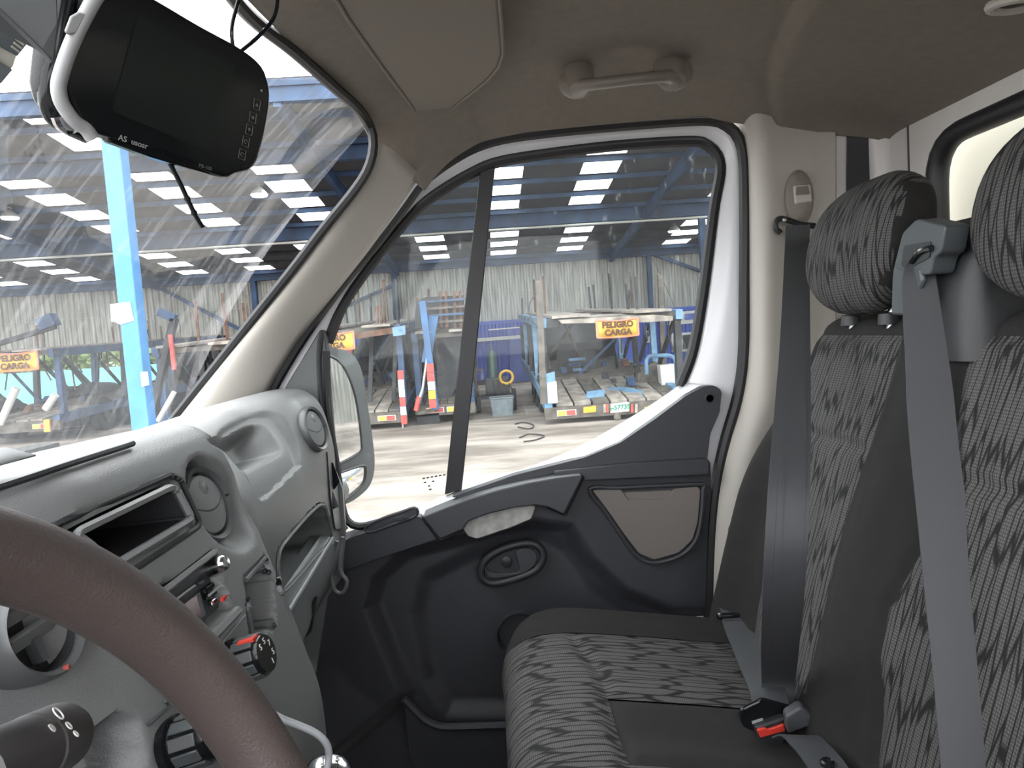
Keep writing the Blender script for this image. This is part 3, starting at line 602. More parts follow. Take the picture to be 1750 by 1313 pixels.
# ================================================================== the cab shell
floor = struct(obj('floor', G().box((-.42, -.9, .88), (1.52, .95, .95)), 'carpet', smooth=False), 'black carpeted cab floor')
obj('floor_mat', G().prism(rpoly([(.82, -.05, .952), (1.36, -.05, .952), (1.36, .55, .952), (.82, .55, .952)], .06), (0, 0, .012)), 'carpet', floor, smooth=False, bevel=.004)
struct(obj('wall_front', G().prism([(-.42, .72, .9), (-.42, .95, 1.1), (-.42, .98, 1.78), (-.42, .93, 1.78), (-.42, .90, 1.1), (-.42, .66, .93)], (1.94, 0, 0)), 'carpet', smooth=False), 'dark bulkhead at the front of the footwell')
# headliner surface
Xf = [-.45, .15, .55, .94, 1.2, 1.33, 1.385, 1.49]
Yf = [.20, .276, .30, .276, .236, .208, .192, .112]
Zf = [2.385, 2.395, 2.40, 2.395, 2.385, 2.358, 2.318, 2.262]
rb = [P(716, 300, X=1.49), P(765, 268, X=1.49), P(820, 240, X=1.49), P(900, 224, X=1.49), P(1060, 208, X=1.49), P(1200, 197, X=1.49), P(1250, 208, X=1.49), P(1300, 214, X=1.49), P(1430, 216, X=1.50), P(1545, 206, Y=-.88)]
rby = np.array([q[1] for q in rb])[::-1]; rbz = np.array([q[2] for q in rb])[::-1]
HC = 2.425
s_ = np.linspace(0, 1, 70)**1.6; t_ = np.linspace(0, 1, 110)
S, T = np.meshgrid(s_, t_); Xg = 1.49-S*1.9
yfront = np.interp(Xg, Xf, Yf); Yg = -.885+(yfront+.885)*T
d1 = (HC-np.interp(Yg, rby, rbz))*np.exp(-(1.49-Xg)/.12)
d2 = (HC-np.interp(Xg, Xf, Zf))*np.exp(-(yfront-Yg)/.12)
d3 = (HC-2.327)*np.exp(-(Yg+.885)/.22)
Zg = HC-(d1**7+d2**7+d3**7)**(1/7)
ysm = np.interp(Xg, [.4, 1.03, 1.3, 1.45, 1.5], [-.42, -.48, -.545, -.61, -.63])      # crease between front and rear liner
Zg -= .020*(1-sstep(-.012, .004, Yg-ysm))
lid = np.stack([Xg, Yg, Zg], -1)
ceil = struct(obj('ceiling', G().grid(lid), 'headliner', smooth=True, ang=60, solid=.006), 'beige fabric headliner of the cab')
roofskin = struct(obj('roof_skin', G().grid(lid[::6, ::5]+A((0, 0, .06))), 'white_paint'), 'white outer roof skin of the van')
# windscreen
def ws_pt(u, v):
    """u across (-1 driver side .. 1 passenger side), v 0 base .. 1 top"""
    xt, xb = .53+.84*u, .53+.935*u
    top = A((xt, .305-.105*((xt-.55)/.8)**2, 2.40-.035*u*u)); bot = A((xb, .83-.16*((xb-.55)/.92)**2, 1.775))
    p = bot+(top-bot)*v; p[1] += .03*math.sin(math.pi*v); p[2] += .02*math.sin(math.pi*v); return p
gp = np.array([[ws_pt(u, v) for v in np.linspace(-.02, 1, 14)] for u in np.linspace(-1, 1, 30)])
win = struct(obj('window_1', G().grid(gp), 'windscreen_glass', ang=80), 'dusty windscreen with rain streaks')
edge = [A((-.36, .222, 2.383)), A((-.1, .255, 2.392)), A((.2, .283, 2.397)), A((.55, .302, 2.400)), A((.78, .292, 2.398)), P(415, 16, Z=2.39), P(500, 86, Z=2.385), P(570, 148, Z=2.375), P(612, 186, Z=2.365), P(632, 216, X=1.34), P(638, 250, X=1.345), P(628, 290, X=1.35), P(602, 330, X=1.36), P(555, 388, X=1.375), P(500, 460, X=1.39), P(430, 548, X=1.41), P(355, 643, X=1.43), P(280, 738, X=1.45), P(240, 790, X=1.46)]
sp = spline(edge, 150)
obj('seal', G().tube(sp, .0095, 8), 'rubber', win)
# header rail and driver-side pillar so the glass is held all round
obj('seal', G().tube([ws_pt(-1, v) for v in np.linspace(0, 1, 8)], .012, 8), 'rubber', win)
# windscreen pillar trim
Lp = [(645, 243), (602, 322), (556, 393), (500, 467), (430, 554), (355, 648), (283, 742), (240, 800)]
Rp = [(718, 299), (645, 406), (604, 460), (566, 508), (520, 566), (480, 628), (448, 690), (425, 745)]
secs = []
Ls = spline([P(x, y, X=1.36+.105*i/7) for i, (x, y) in enumerate(Lp)], 30); Rs = spline([P(x, y, X=1.476+.016*min(1, i/3)) for i, (x, y) in enumerate(Rp)], 30)
for i in range(30):
    a, c = Ls[i], Rs[i]; m_ = a*.42+c*.58+A((-.085, .012, .012)); secs.append([(1-k)**2*a+2*k*(1-k)*m_+k*k*c for k in np.linspace(0, 1, 14)])
pil = struct(obj('trim_1', G().grid(np.array(secs)), 'pillar_trim', ang=70, solid=.004), 'pale moulded windscreen pillar trim')
# outer pillar (painted) behind the trim
struct(obj('trim_2', G().tube([P(x, y, X=1.535) for x, y in ((690, 330), (600, 440), (520, 545), (440, 660), (380, 760))], .03, 8), 'white_paint'), 'white outer windscreen pillar')
struct(obj('trim_3', G().tube([(-.39, .20, 2.40), (-.46, .70, 1.78)], .035, 10), 'pillar_trim'), 'driver side windscreen pillar')
# door pillar with belt height adjuster
lv = [(176, 1262), (205, 1268), (240, 1276), (300, 1281), (450, 1283), (600, 1283), (690, 1271), (770, 1247), (850, 1231), (950, 1223), (1075, 1221), (1200, 1219)]
rows_ = []
for y, x in lv:
    r_ = 26 if y < 650 else 34
    L_ = P(x-14, y, X=1.535); a = P(x+2, y, X=1.49); b_ = P(x+r_, y, X=1.462); c = P(x+r_+32, y, X=1.468); d_ = P(1400 if y > 500 else 1395, y-2, X=1.482); e_ = P(1426, y-3, X=1.482); f_ = P(1428, y-3, X=1.52)
    rows_.append(np.vstack([spline([L_, a, b_, c, d_], 22), e_, f_]))
rows_ = [spline([r[j] for r in rows_], 60) for j in range(24)]
bpil = struct(obj('trim_4', G().grid(np.array(rows_)), 'belt_trim', ang=50, solid=.004), 'taupe moulded door pillar trim')
obj('top_cap', G().prism(PX(1.478, [(1292, 200), (1312, 190), (1420, 183), (1428, 190), (1428, 222), (1290, 226)]), (.05, 0, 0)), 'belt_trim', bpil, bevel=.008)
obj('pillar_backing', G().prism(PX(1.548, [(1215, 170), (1340, 170), (1340, 330), (1290, 330), (1276, 262), (1262, 232), (1240, 212), (1215, 206)]), (.004, 0, 0)), 'belt_trim', bpil, smooth=False)
obj('adjuster_slot', G().tube(PX(1.478, [(1351, 322), (1351, 250), (1355, 240), (1364, 235), (1374, 238), (1378, 247), (1378, 322)]), .003, 6), 'belt_trim', bpil)
ad = obj('height_adjuster', G().rings([[P(1365+w_*math.cos(k)*(1 if math.cos(k) < 0 or 1 else 1), y+h_*math.sin(k), X=xx) for k in np.linspace(0, 6.283, 25)[:-1]] for xx, w_, h_, y in ((1.478, 26, 49, 339), (1.455, 25, 48, 339), (1.442, 20, 42, 338), (1.440, 8, 18, 338))]), 'taupe_light', bpil, ang=60)
obj('push_button', G().prism(rpoly(PX(1.443, [(1354, 318), (1384, 316), (1387, 345), (1357, 350)]), .004), (-.006, 0, 0)), 'belt_trim', ad, bevel=.003)
obj('button_window', G().prism(rpoly(PX(1.4365, [(1361, 320), (1381, 318), (1384, 332), (1360, 334)]), .002), (-.001, 0, 0)), 'taupe', ad)
obj('mould_mark', G().lathe(P(1256, 905, X=1.462), (1, 0, .1), [(.0, .006), (.012, .002), (.016, -.001)], 18), 'belt_trim', bpil)
# painted side panel behind the pillar, rear wall and rear window
struct(obj('wall_right_side', G().box((1.515, -.9, .9), (1.545, -.70, 2.40)), 'cab_paint', smooth=False), 'pale painted side panel behind the door pillar')
strap = obj('roof_strap', G().prism(rpoly(PX(1.509, [(1448, 200), (1500, 196), (1500, 330), (1490, 342), (1452, 342), (1447, 332)]), .006), (.004, 0, 0)), 'belt_dark', bevel=.002)
tag(strap, 'dark fabric strap hanging on the pale panel behind headrest', 'strap')
YW = -.88
out_ = resample(rpoly([(-.45, YW, .9), (1.52, YW, .9), (1.52, YW, 2.40), (-.45, YW, 2.40)], .001, 3)+[A((-.45, YW, .9))], 161)
inn_ = resample(rpoly([(-.23, YW, 1.74), (1.345, YW, 1.74), (1.345, YW, 2.262), (-.23, YW, 2.262)], .085, 9), 161)
def ring_pts(o_, cx=.55, cz=2.0):
    a = np.arctan2((o_[:, 2]-cz)/.5, o_[:, 0]-cx); return o_[np.argsort(a)]
inn_ = ring_pts(inn_)
def ray_rect(p, cx=.55, cz=2.0):
    d = A((p[0]-cx, 0, p[2]-cz)); k = min(abs((1.52-cx)/d[0]) if d[0] > 0 else abs((-.45-cx)/d[0]), abs((2.40-cz)/d[2]) if d[2] > 0 else abs((.9-cz)/d[2])); return A((cx, YW, cz))+d*k
out_ = np.array([ray_rect(p) for p in inn_])
inn2 = np.vstack([inn_, inn_[:1]]); out2 = np.vstack([out_, out_[:1]])
rw = struct(obj('wall_rear_cab', G().strip(inn2, out2), 'cab_paint', smooth=False, solid=.02), 'pale painted steel rear wall of the cab')
obj('panel_seam', G().bar((1.415, YW+.011, 1.2), (1.415, YW+.011, 2.33), .003), 'rubber_grey', rw, smooth=False)
obj('corner_fillet', G().tube([(1.51, YW+.01, 1.0), (1.51, YW+.01, 2.36)], .03, 10), 'cab_paint', rw)
rwin = struct(obj('window_2', G().add(list(inn_), [tuple(range(len(inn_)))]), 'rear_glass', smooth=False), 'rear cab window with a black rubber seal')
obj('seal', G().tube(list(inn_)+[inn_[0]], .020, 10), 'rubber', rwin)
# body behind the cab
vb = sroot('van_body', (.55, -3, .6), 'white box body behind the cab')
obj('front_wall', G().box((-.5, -1.05, .95), (1.7, -1.01, 2.85)), 'cream', vb, smooth=False)
obj('side_wall', G().box((1.66, -5, .95), (1.70, -1.01, 2.85)), 'white_paint', vb, smooth=False)
obj('side_wall', G().box((-.54, -5, .95), (-.50, -1.01, 2.85)), 'white_paint', vb, smooth=False)
obj('roof', G().box((-.5, -5, 2.82), (1.7, -1.01, 2.86)), 'white_paint', vb, smooth=False)
obj('chassis', G().box((-.3, -5, .6), (1.5, .9, .87)), 'dark_steel', vb, smooth=False)
obj('bonnet', G().prism([(-.4, 1.0, .5), (-.4, 1.9, .6), (-.4, 1.8, 1.15), (-.4, .98, 1.62)], (1.9, 0, 0)), 'white_paint', vb, bevel=.05)
for x in (-.5, 1.3):
    for y in (1.3, -3.6): obj('wheel', G().lathe((x, y, .36), (1, 0, 0), [(0, .02), (.2, .02), (.34, 0), (.36, .04), (.36, .2), (.34, .24), (.2, .22), (0, .22)], 24), 'tyre', vb)
# driver side: lower door and rear post, window down
dd = sroot('door_2', (-.46, -.1, .9), 'driver side door with window lowered')
obj('door_skin', G().box((-.50, -.55, .8), (-.45, .78, 1.62)), 'door_plastic', dd, bevel=.01)
obj('window_ledge', G().box((-.50, -.55, 1.60), (-.42, .78, 1.66)), 'door_top_plastic', dd, bevel=.02)
struct(obj('trim_5', G().box((-.50, -.88, .9), (-.42, -.58, 2.40)), 'belt_trim', bevel=.02), 'driver side door pillar')
# ================================================================== passenger door
door = sroot('door_1', (1.52, 0, .95), 'passenger door with dark moulded trim and white frame')
XD = 1.50
# weather seal on the body opening
seal = [(425, 745), (445, 705), (478, 640), (520, 572), (567, 507), (604, 460), (645, 412), (690, 352), (720, 312), (770, 274), (825, 246), (900, 230), (1060, 214), (1200, 205), (1240, 214), (1262, 236), (1271, 275), (1273, 360), (1272, 500), (1270, 610), (1260, 680), (1240, 750), (1226, 815), (1217, 900), (1213, 1000), (1211, 1090), (1208, 1250)]
sc_ = spline(PX(1.505, seal), 140)
obj('door_seal', G().tube(sc_, .0125, 8), 'rubber', door)
# pressed white frame round the window
fo = [(455, 745), (472, 690), (512, 610), (562, 525), (612, 457), (660, 400), (700, 352), (742, 312), (790, 281), (850, 257), (940, 241), (1060, 229), (1185, 221), (1225, 228), (1246, 250), (1257, 290), (1259, 400), (1258, 560), (1252, 656), (1236, 748), (1221, 805), (1211, 900), (1207, 1000), (1205, 1090), (1202, 1250)]
fi = [(520, 745), (530, 690), (548, 600), (585, 515), (628, 452), (672, 396), (712, 352), (750, 323), (800, 293), (850, 271), (940, 256), (1060, 243), (1180, 236), (1212, 242), (1232, 262), (1238, 296), (1226, 360), (1208, 500), (1190, 600), (1168, 660), (1160, 720), (1165, 900), (1165, 1000), (1165, 1090), (1165, 1250)]
n_ = 120
a_ = spline(PX(1.53, seal[1:]), n_); b_ = spline(PX(1.545, fi), n_); m_ = (a_*.5+b_*.5)+A((-.016, 0, 0))
frame = obj('door_frame', G().grid(np.array([[(1-k)**2*a_[i]+2*k*(1-k)*m_[i]+k*k*b_[i] for k in np.linspace(0, 1, 8)] for i in range(n_)])), 'white_paint', door, ang=70, solid=.006)
# lower window ledge of painted metal (visible bright strip)
lo1 = spline(PX(1.545, [(1168, 655), (1140, 676), (1100, 702), (1040, 738), (980, 770), (900, 802), (800, 835), (700, 872), (600, 905)]), 60)
lo2 = spline(PX(1.50, [(1215, 660), (1168, 682), (1125, 716), (1060, 756), (1000, 782), (920, 814), (830, 842), (720, 884), (600, 925)]), 60)
obj('sill_strip', G().strip(lo1, lo2), 'white_paint', door, solid=.006)
obj('door_outer_skin', G().box((1.60, -.52, .55), (1.63, .55, 1.50)), 'white_paint', door, smooth=False)
# glass run seal
gs = [(560, 585), (585, 522), (628, 458), (672, 402), (712, 357), (750, 328), (800, 298), (850, 277), (940, 262), (1060, 248), (1178, 241), (1207, 247), (1226, 266), (1231, 296), (1220, 360), (1202, 500), (1184, 600), (1162, 660)]
obj('glass_seal', G().tube(spline(PX(1.543, gs), 110), .0105, 8, flat=1.2), 'rubber', door)
gl = [(558, 590), (585, 520), (628, 456), (672, 400), (712, 355), (750, 326), (800, 297), (834, 282)]
ft = spline(PX(1.55, gl), 26); fb = spline(PX(1.55, [(572, 800), (585, 880), (600, 912), (650, 895), (720, 868), (776, 842)]), 26)
def pane(name, poly):
    return obj(name, G().prism(poly, (.004, 0, 0)), 'door_glass', door, smooth=False)
pane('front_pane', list(ft)+list(fb)[::-1])
pane('rear_pane', PX(1.55, [(834, 282), (850, 275), (940, 260), (1060, 247), (1178, 240), (1205, 246), (1226, 266), (1230, 296), (1220, 360), (1202, 500), (1184, 600), (1160, 664), (1100, 706), (1040, 742), (980, 774), (900, 806), (776, 842)]))
obj('window_divider', G().prism(PX(1.538, [(821, 286), (847, 276), (818, 560), (789, 838), (760, 846), (790, 560)]), (.02, 0, 0)), 'rubber', door, bevel=.002)
# mirror sail panel
sail = obj('sail_panel', G().prism(rpoly(PX(1.505, [(549, 560), (556, 575), (560, 640), (572, 790), (592, 900), (455, 800), (466, 716), (488, 660)]), .012), (.03, 0, 0)), 'rubber_grey', door, bevel=.004)
obj('sail_seal', G().tube(spline(PX(1.50, [(551, 565), (546, 590), (545, 630), (550, 700), (562, 790), (580, 880), (592, 905)]), 40), .005, 8), 'rubber', door)
obj('sail_lip', G().tube(spline(PX(1.512, [(557, 600), (560, 700), (575, 800), (588, 880), (612, 900), (650, 893)]), 30), .009, 8), 'rubber', door)
# rear flag panel over the belt line
flag = obj('flag_panel', G().prism(rpoly(PX(1.485, [(1234, 668), (1230, 705), (1214, 742), (1208, 792), (960, 806), (880, 824), (790, 852), (770, 850), (880, 812), (1000, 782), (1060, 757), (1120, 716), (1172, 677), (1204, 660), (1222, 659)]), .008), (.03, 0, 0)), 'door_plastic', door, bevel=.006, seg=3)
obj('screw_cap', G().lathe(P(1213, 681, X=1.4865), (-1, 0, 0), [(.0115, -.002), (.0115, .0015), (.0105, .0025), (.0085, .0025), (.008, .0015), (0, .0015)], 28), 'door_plastic', flag)
# moulded trim panel
belt = [(470, 960), (560, 925), (620, 906), (720, 880), (790, 851), (880, 824), (960, 803), (1080, 792), (1209, 785)]
bt = np.array([P(x, y, X=XD) for x, y in belt]); o_ = np.argsort(bt[:, 1])
rear_y = lambda z: np.interp(z, [1.0, 1.35, 1.65], [P(1200, 1060, X=XD)[1], P(1203, 1000, X=XD)[1], P(1209, 790, X=XD)[1]])
u_ = np.linspace(0, 1, 240); v_ = np.linspace(0, 1, 200)
Ug, Vg = np.meshgrid(u_, v_); yy = .52+(-.464-.52)*Ug; zt = np.interp(yy, bt[o_, 1], bt[o_, 2]); zz = .98+(zt-.98)*Vg
xx = np.full_like(zz, XD); xx += .03*sstep(.985, 1, Vg)
pts = np.stack([xx, yy, zz], -1)
rec = [(628, 1040), (640, 990), (690, 945), (800, 918), (915, 893), (975, 900), (1010, 955), (1070, 1010), (1150, 1045), (1300, 1050), (1300, 1500), (560, 1500), (560, 1300), (690, 1190), (660, 1120)]
inner = [(700, 1060), (715, 990), (800, 945), (930, 905), (985, 935), (1030, 1000), (1120, 1060), (1240, 1080), (1240, 1240), (760, 1240), (720, 1180)]
pts = relief(pts, [(rec, (.030, 0, 0), -22, 10), (inner, (.018, 0, 0), -30, 6)])
panel = obj('trim_panel', G().grid(pts), 'door_plastic', door, ang=60)
obj('belt_shelf', G().prism(rpoly(PX(1.468, [(945, 806), (1080, 792), (1212, 784), (1212, 812), (1080, 818), (1000, 822), (962, 836)]), .008), (.035, 0, 0)), 'door_top_plastic', door, bevel=.010, seg=3)
fw = obj('front_shelf', G().prism(rpoly(PX(1.474, [(560, 940), (600, 918), (650, 902), (716, 882), (748, 922), (700, 938), (620, 965), (560, 990)]), .006), (.03, 0, 0)), 'door_top_plastic', door, bevel=.012, seg=3)
sw = spline(PX(1.472, [(624, 907), (630, 898), (655, 886), (690, 874), (708, 868), (714, 874), (708, 883), (670, 897), (635, 909)]), 40, closed=True)
obj('ledge_slot', G().prism(list(sw)[:-1], (-.002, 0, 0)), 'door_plastic', fw); obj('slot_rim', G().tube(list(sw)[:-1], .0035, 8, closed=True), 'door_top_plastic', fw)
obj('slot_insert', G().prism(PX(1.4695, [(632, 905), (662, 890), (672, 888), (668, 895), (640, 905)]), (-.001, 0, 0)), 'door_plastic', fw)
obj('slot_clip', G().prism(PX(1.468, [(672, 886), (690, 880), (700, 884), (682, 891)]), (-.004, 0, 0)), 'door_top_plastic', fw, bevel=.001)
arm_px = [(722, 884), (760, 868), (800, 853), (850, 838), (900, 826), (950, 817), (993, 812), (996, 816), (964, 880), (935, 867), (915, 864), (880, 868), (830, 880), (800, 892), (792, 905), (754, 922), (748, 918)]
arm = obj('pull_handle', G().prism(PX(1.440, arm_px), (.06, 0, 0)), 'door_top_plastic', door, bevel=.010, seg=3)
obj('handle_grip', G().prism(rpoly(PX(1.462, [(791, 905), (800, 890), (835, 877), (895, 862), (916, 866), (908, 888), (872, 903), (815, 922), (800, 917)]), .004), (.03, 0, 0)), 'grip_grey', arm, bevel=.005)
for pts_ in ([(722, 884), (748, 919), (754, 923), (790, 908)], [(993, 812), (998, 816), (966, 882), (935, 868)]):
    obj('joint_line', G().tube(PX(1.461, pts_), .0022, 6), 'rubber', arm)
# storage lid with finger recess
lid_px = [(1012, 838), (1060, 837), (1068, 846), (1073, 855), (1140, 853), (1147, 846), (1152, 836), (1192, 832), (1197, 838), (1193, 890), (1184, 922), (1160, 945), (1118, 957), (1092, 946), (1066, 912), (1038, 872)]
obj('pocket_rim', G().tube(spline(PX(1.487, [(1008, 836), (1060, 834), (1195, 828), (1201, 836), (1197, 892), (1187, 926), (1162, 950), (1118, 962), (1088, 950), (1060, 912), (1034, 874)]), 70, closed=True)[:-1], .005, 8, closed=True), 'door_plastic', door)
obj('pocket_void', G().prism(PX(1.494, [(1012, 838), (1192, 830), (1193, 890), (1184, 922), (1160, 945), (1118, 957), (1092, 946), (1066, 912)]), (.004, 0, 0)), 'door_plastic', door)
lidp = obj('storage_lid', G().prism(rpoly(PX(1.484, lid_px), .005, 4), (.012, 0, 0)), 'taupe', door, bevel=.003)
obj('finger_tab', G().prism(rpoly(PX(1.489, [(1066, 842), (1150, 838), (1146, 850), (1140, 856), (1074, 858)]), .003), (.006, 0, 0)), 'taupe', lidp, bevel=.002)
# inner release handle
hb = spline(PX(1.512, [(822, 975), (832, 955), (860, 938), (895, 929), (917, 932), (928, 948), (922, 967), (905, 980), (870, 992), (842, 997), (826, 990)]), 60, closed=True)[:-1]
hd = obj('release_bezel', G().tube(hb, .009, 10, closed=True), 'dash_dark', door)
obj('dish', G().prism(list(hb), (.006, 0, 0)), 'dash_dark', hd)
lev = spline(PX(1.505, [(829, 968), (835, 976), (850, 980), (880, 979), (888, 975), (884, 958), (882, 944), (895, 938), (912, 941), (918, 953), (912, 968), (895, 980), (860, 988), (838, 988), (830, 980)]), 70, closed=True)[:-1]
obj('release_lever', G().prism(list(lev), (.012, 0, 0)), 'door_top_plastic', hd, bevel=.002)
obj('lock_barrel', G().lathe(P(866, 960, X=1.512), (-1, 0, 0), [(.013, -.002), (.013, .004), (.010, .006), (0, .006)], 20), 'dash_dark', hd)
# bottom pocket
pk = [(690, 1195), (706, 1212), (725, 1230), (745, 1240), (770, 1243), (870, 1240), (1000, 1238), (1150, 1236)]
pocket = obj('door_pocket', G().prism(PX(1.435, pk+[(1150, 1420), (760, 1420), (700, 1290)]), (.012, 0, 0)), 'door_plastic', door, bevel=.003)
obj('pocket_lip', G().tube(spline(PX(1.436, pk), 40), .0085, 8), 'door_top_plastic', pocket)
obj('speaker_recess', G().lathe(P(888, 1082, X=1.545), (-1, 0, 0), [(.055, .0), (.05, .012), (.045, -.005), (0, -.01)], 28), 'door_plastic', door)
gm = [(722+7*i, 817-1.2*i) for i in range(6)]
for k, (x, y) in enumerate(gm+[(724, 824), (738, 822), (731, 830), (733, 836)]): obj('glass_mark', G().prism(PX(1.5495, [(x, y), (x+4.5, y-.8), (x+4.5, y+1.6), (x, y+2.4)]), (.0002, 0, 0)), 'rubber_grey', door, smooth=False)
# ================================================================== dashboard
dash = thing('dashboard', (.55, .5, 1.3), 'grey moulded dashboard with round vents and open glovebox', 'dashboard')
def prof(X):
    """rear-facing section of the dash at X: list of (y, z) from windscreen base over the brow and down"""
    k = float(sstep(.73, .93, A(X))); l = float(1-sstep(.38, .52, A(X))); e = float(sstep(1.22, 1.34, A(X)))
    st = [(.80, 1.775), (.60, 1.835), (.42, 1.868), (.335, 1.877), (.305, 1.868), (.288, 1.845), (.270, 1.79), (.252, 1.73), (.236, 1.68), (.218, 1.62), (.205, 1.56), (.21, 1.45), (.25, 1.30)]
    ps = [(.80, 1.775), (.66, 1.815), (.53, 1.842), (.46, 1.848), (.41, 1.828), (.378, 1.795), (.352, 1.755), (.340, 1.715), (.338, 1.68), (.338, 1.60), (.340, 1.52), (.37, 1.44), (.45, 1.32)]
    vn = [(.72, 1.775), (.60, 1.83), (.47, 1.862), (.405, 1.864), (.372, 1.850), (.352, 1.82), (.340, 1.77), (.335, 1.73), (.336, 1.68), (.338, 1.60), (.340, 1.52), (.37, 1.44), (.45, 1.32)]
    q = A(st)*(1-k)+(A(ps)*(1-e)+A(vn)*e)*k
    q[:, 0] += .05*l*np.array([0, 0, .3, .6, 1, 1, 1, 1, 1, 1, 1, 1, 1])
    return q
us = np.concatenate([np.linspace(-.40, .24, 24), np.linspace(.242, 1.0, 340), np.linspace(1.003, 1.455, 130)])
cols = []
for X in us:
    q = prof(X); s2 = spline([(a, b) for a, b in q], 300); cols.append([(X, a, b) for a, b in s2])
surf = np.array(cols)
ell = lambda cx, cy, ax, ay, rot, n=28: [(cx+ax*math.cos(t)*math.cos(rot)-ay*math.sin(t)*math.sin(rot), cy+ax*math.cos(t)*math.sin(rot)+ay*math.sin(t)*math.cos(rot)) for t in np.linspace(0, 2*math.pi, n)[:-1]]
pocket_px = [(122, 912), (284, 834), (296, 838), (322, 888), (188, 968), (160, 945)]
pocketo_px = [(80, 903), (288, 812), (306, 818), (342, 898), (210, 985), (150, 960)]
radio_px = [(248, 1024), (364, 944), (372, 952), (398, 1040), (352, 1086), (300, 1110)]
slot_px = [(426, 1000), (458, 972), (464, 1000), (471, 1066), (432, 1100), (424, 1040)]
slotr_px = [(417, 985), (452, 950), (462, 962), (474, 1060), (436, 1112), (428, 1060)]
lowbin_px = [(152, 1290), (160, 1256), (190, 1226), (212, 1216), (236, 1230), (248, 1290), (245, 1330), (152, 1335)]
shelf_px = [(476, 950), (488, 925), (545, 864), (560, 884), (568, 925), (545, 945), (484, 1012), (476, 985)]
bin_px = [(358, 752), (390, 742), (425, 724), (450, 722), (470, 742), (484, 762), (480, 770), (420, 800), (408, 796), (385, 770)]
lidline_px = [(372, 748), (420, 712), (470, 706), (500, 745), (512, 790), (508, 800), (452, 852), (438, 840), (415, 800)]
sm2 = lambda q: [tuple(p_[:2]) for p_ in spline([(a, b, 0) for a, b in q], 60, closed=True)[:-1]]
bin_px = sm2(bin_px); lidline_px = sm2(lidline_px); shelf_px = sm2(shelf_px)
ventr_px = ell(372, 858, 30, 74, -.50); bowl_px = ell(378, 862, 44, 92, -.50)
ventl_px = ell(38, 1088, 84, 92, 0); vent2_px = ell(533, 733, 16, 48, -.52)
surf2 = relief(surf, [(pocketo_px, (0, .006, 0), -5, 2), (pocket_px, (0, .16, -.01), -1, 3), (bowl_px, (0, .020, 0), -26, 5), (ventr_px, (0, .022, 0), -4, 2),
    (radio_px, (0, .012, 0), -2, 2), (slotr_px, (0, .004, 0), -2, 1), (slot_px, (.004, .10, 0), -1, 3), (shelf_px, (0, .22, 0), -1, 3), (lowbin_px, (0, .035, 0), -14, 4),
    (lidline_px, (0, .006, -.006), -6, 3), (bin_px, (.0, .045, -.022), -20, 4)])
# darken only by geometry: separate liners carry their own dark plastic
face = obj('moulding', G().grid(surf2), 'dash', dash, ang=50)
# dash top pad edge line
obj('top_pad', G().grid(np.array([[(X, y, z) for y, z in spline([(.78, 1.792), (.60, 1.846), (.47, 1.874), (.40, 1.880), (.388, 1.872)], 16)] for X in np.linspace(-.38, .60, 30)])), 'dash', dash, solid=.004)
obj('pad_edge', G().tube([(x, .386+.02*max(0, (x-.45))/.15, 1.876-.002*max(0, (x-.45))/.15) for x in np.linspace(-.38, .60, 20)], .0035, 6), 'dash_dark', dash)
# upper storage pocket liner and its loose cable
def onface(px, py, off=0.0):
    """point on the dash skin under a photo position (skin searched in the surface grid), moved rearwards by off"""
    x, y = FX; k = np.unravel_index(np.argmin((x-px)**2+(y-py)**2), x.shape); base = surf[k]
    q = P(px, py, Y=base[1]); return q+A((0, -off, 0))
FX = project(surf)
# hide surf points turned away: keep only rear-facing half
fx = FX[0].copy(); fx[surf[..., 1] > .52] = 1e6; FX = (fx, FX[1])
def loop(px, off): return [onface(x, y, off) for x, y in px]
obj('pocket_frame', G().tube(loop(rpoly(pocket_px, 10), .003), .0035, 6, closed=True), 'dash', dash)
obj('pocket_frame', G().tube(loop(rpoly(pocketo_px, 14), .001), .0028, 6, closed=True), 'dash_dark', dash)
pl = [onface(x, y, -.10) for x, y in pocket_px]
def liner(name, px, depth, rim=.0, m='dash'):
    a = [onface(x, y, rim-.002) for x, y in rpoly(px, 8)]; b_ = [p+A((0, depth, -.004)) for p in a]; a.append(a[0]); b_.append(b_[0])
    g_ = G().strip(a, b_); g_.add(b_[:-1], [tuple(range(len(b_)-1))]); return obj(name, g_, m, dash, smooth=False)
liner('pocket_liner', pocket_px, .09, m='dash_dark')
obj('pocket_cable', G().tube(spline([onface(190, 955, -.02), onface(222, 936, -.02), onface(245, 921, -.04), onface(235, 934, -.03), onface(200, 958, -.01)], 24), .0018, 6), 'gloss_black', dash)
liner('cup_slot_liner', slot_px, .055); obj('slot_rim', G().tube(loop(rpoly(slot_px, 6), .0), .0028, 6, closed=True), 'dash_slate', dash); liner('shelf_liner', shelf_px, .14)
obj('shelf_rim', G().tube(loop(rpoly(shelf_px, 9), .0), .0035, 6, closed=True), 'dash', dash)
obj('slot_frame', G().tube(loop([(419, 992), (452, 954), (461, 964), (474, 1058)], .001), .0022, 6), 'dash_slate', dash)
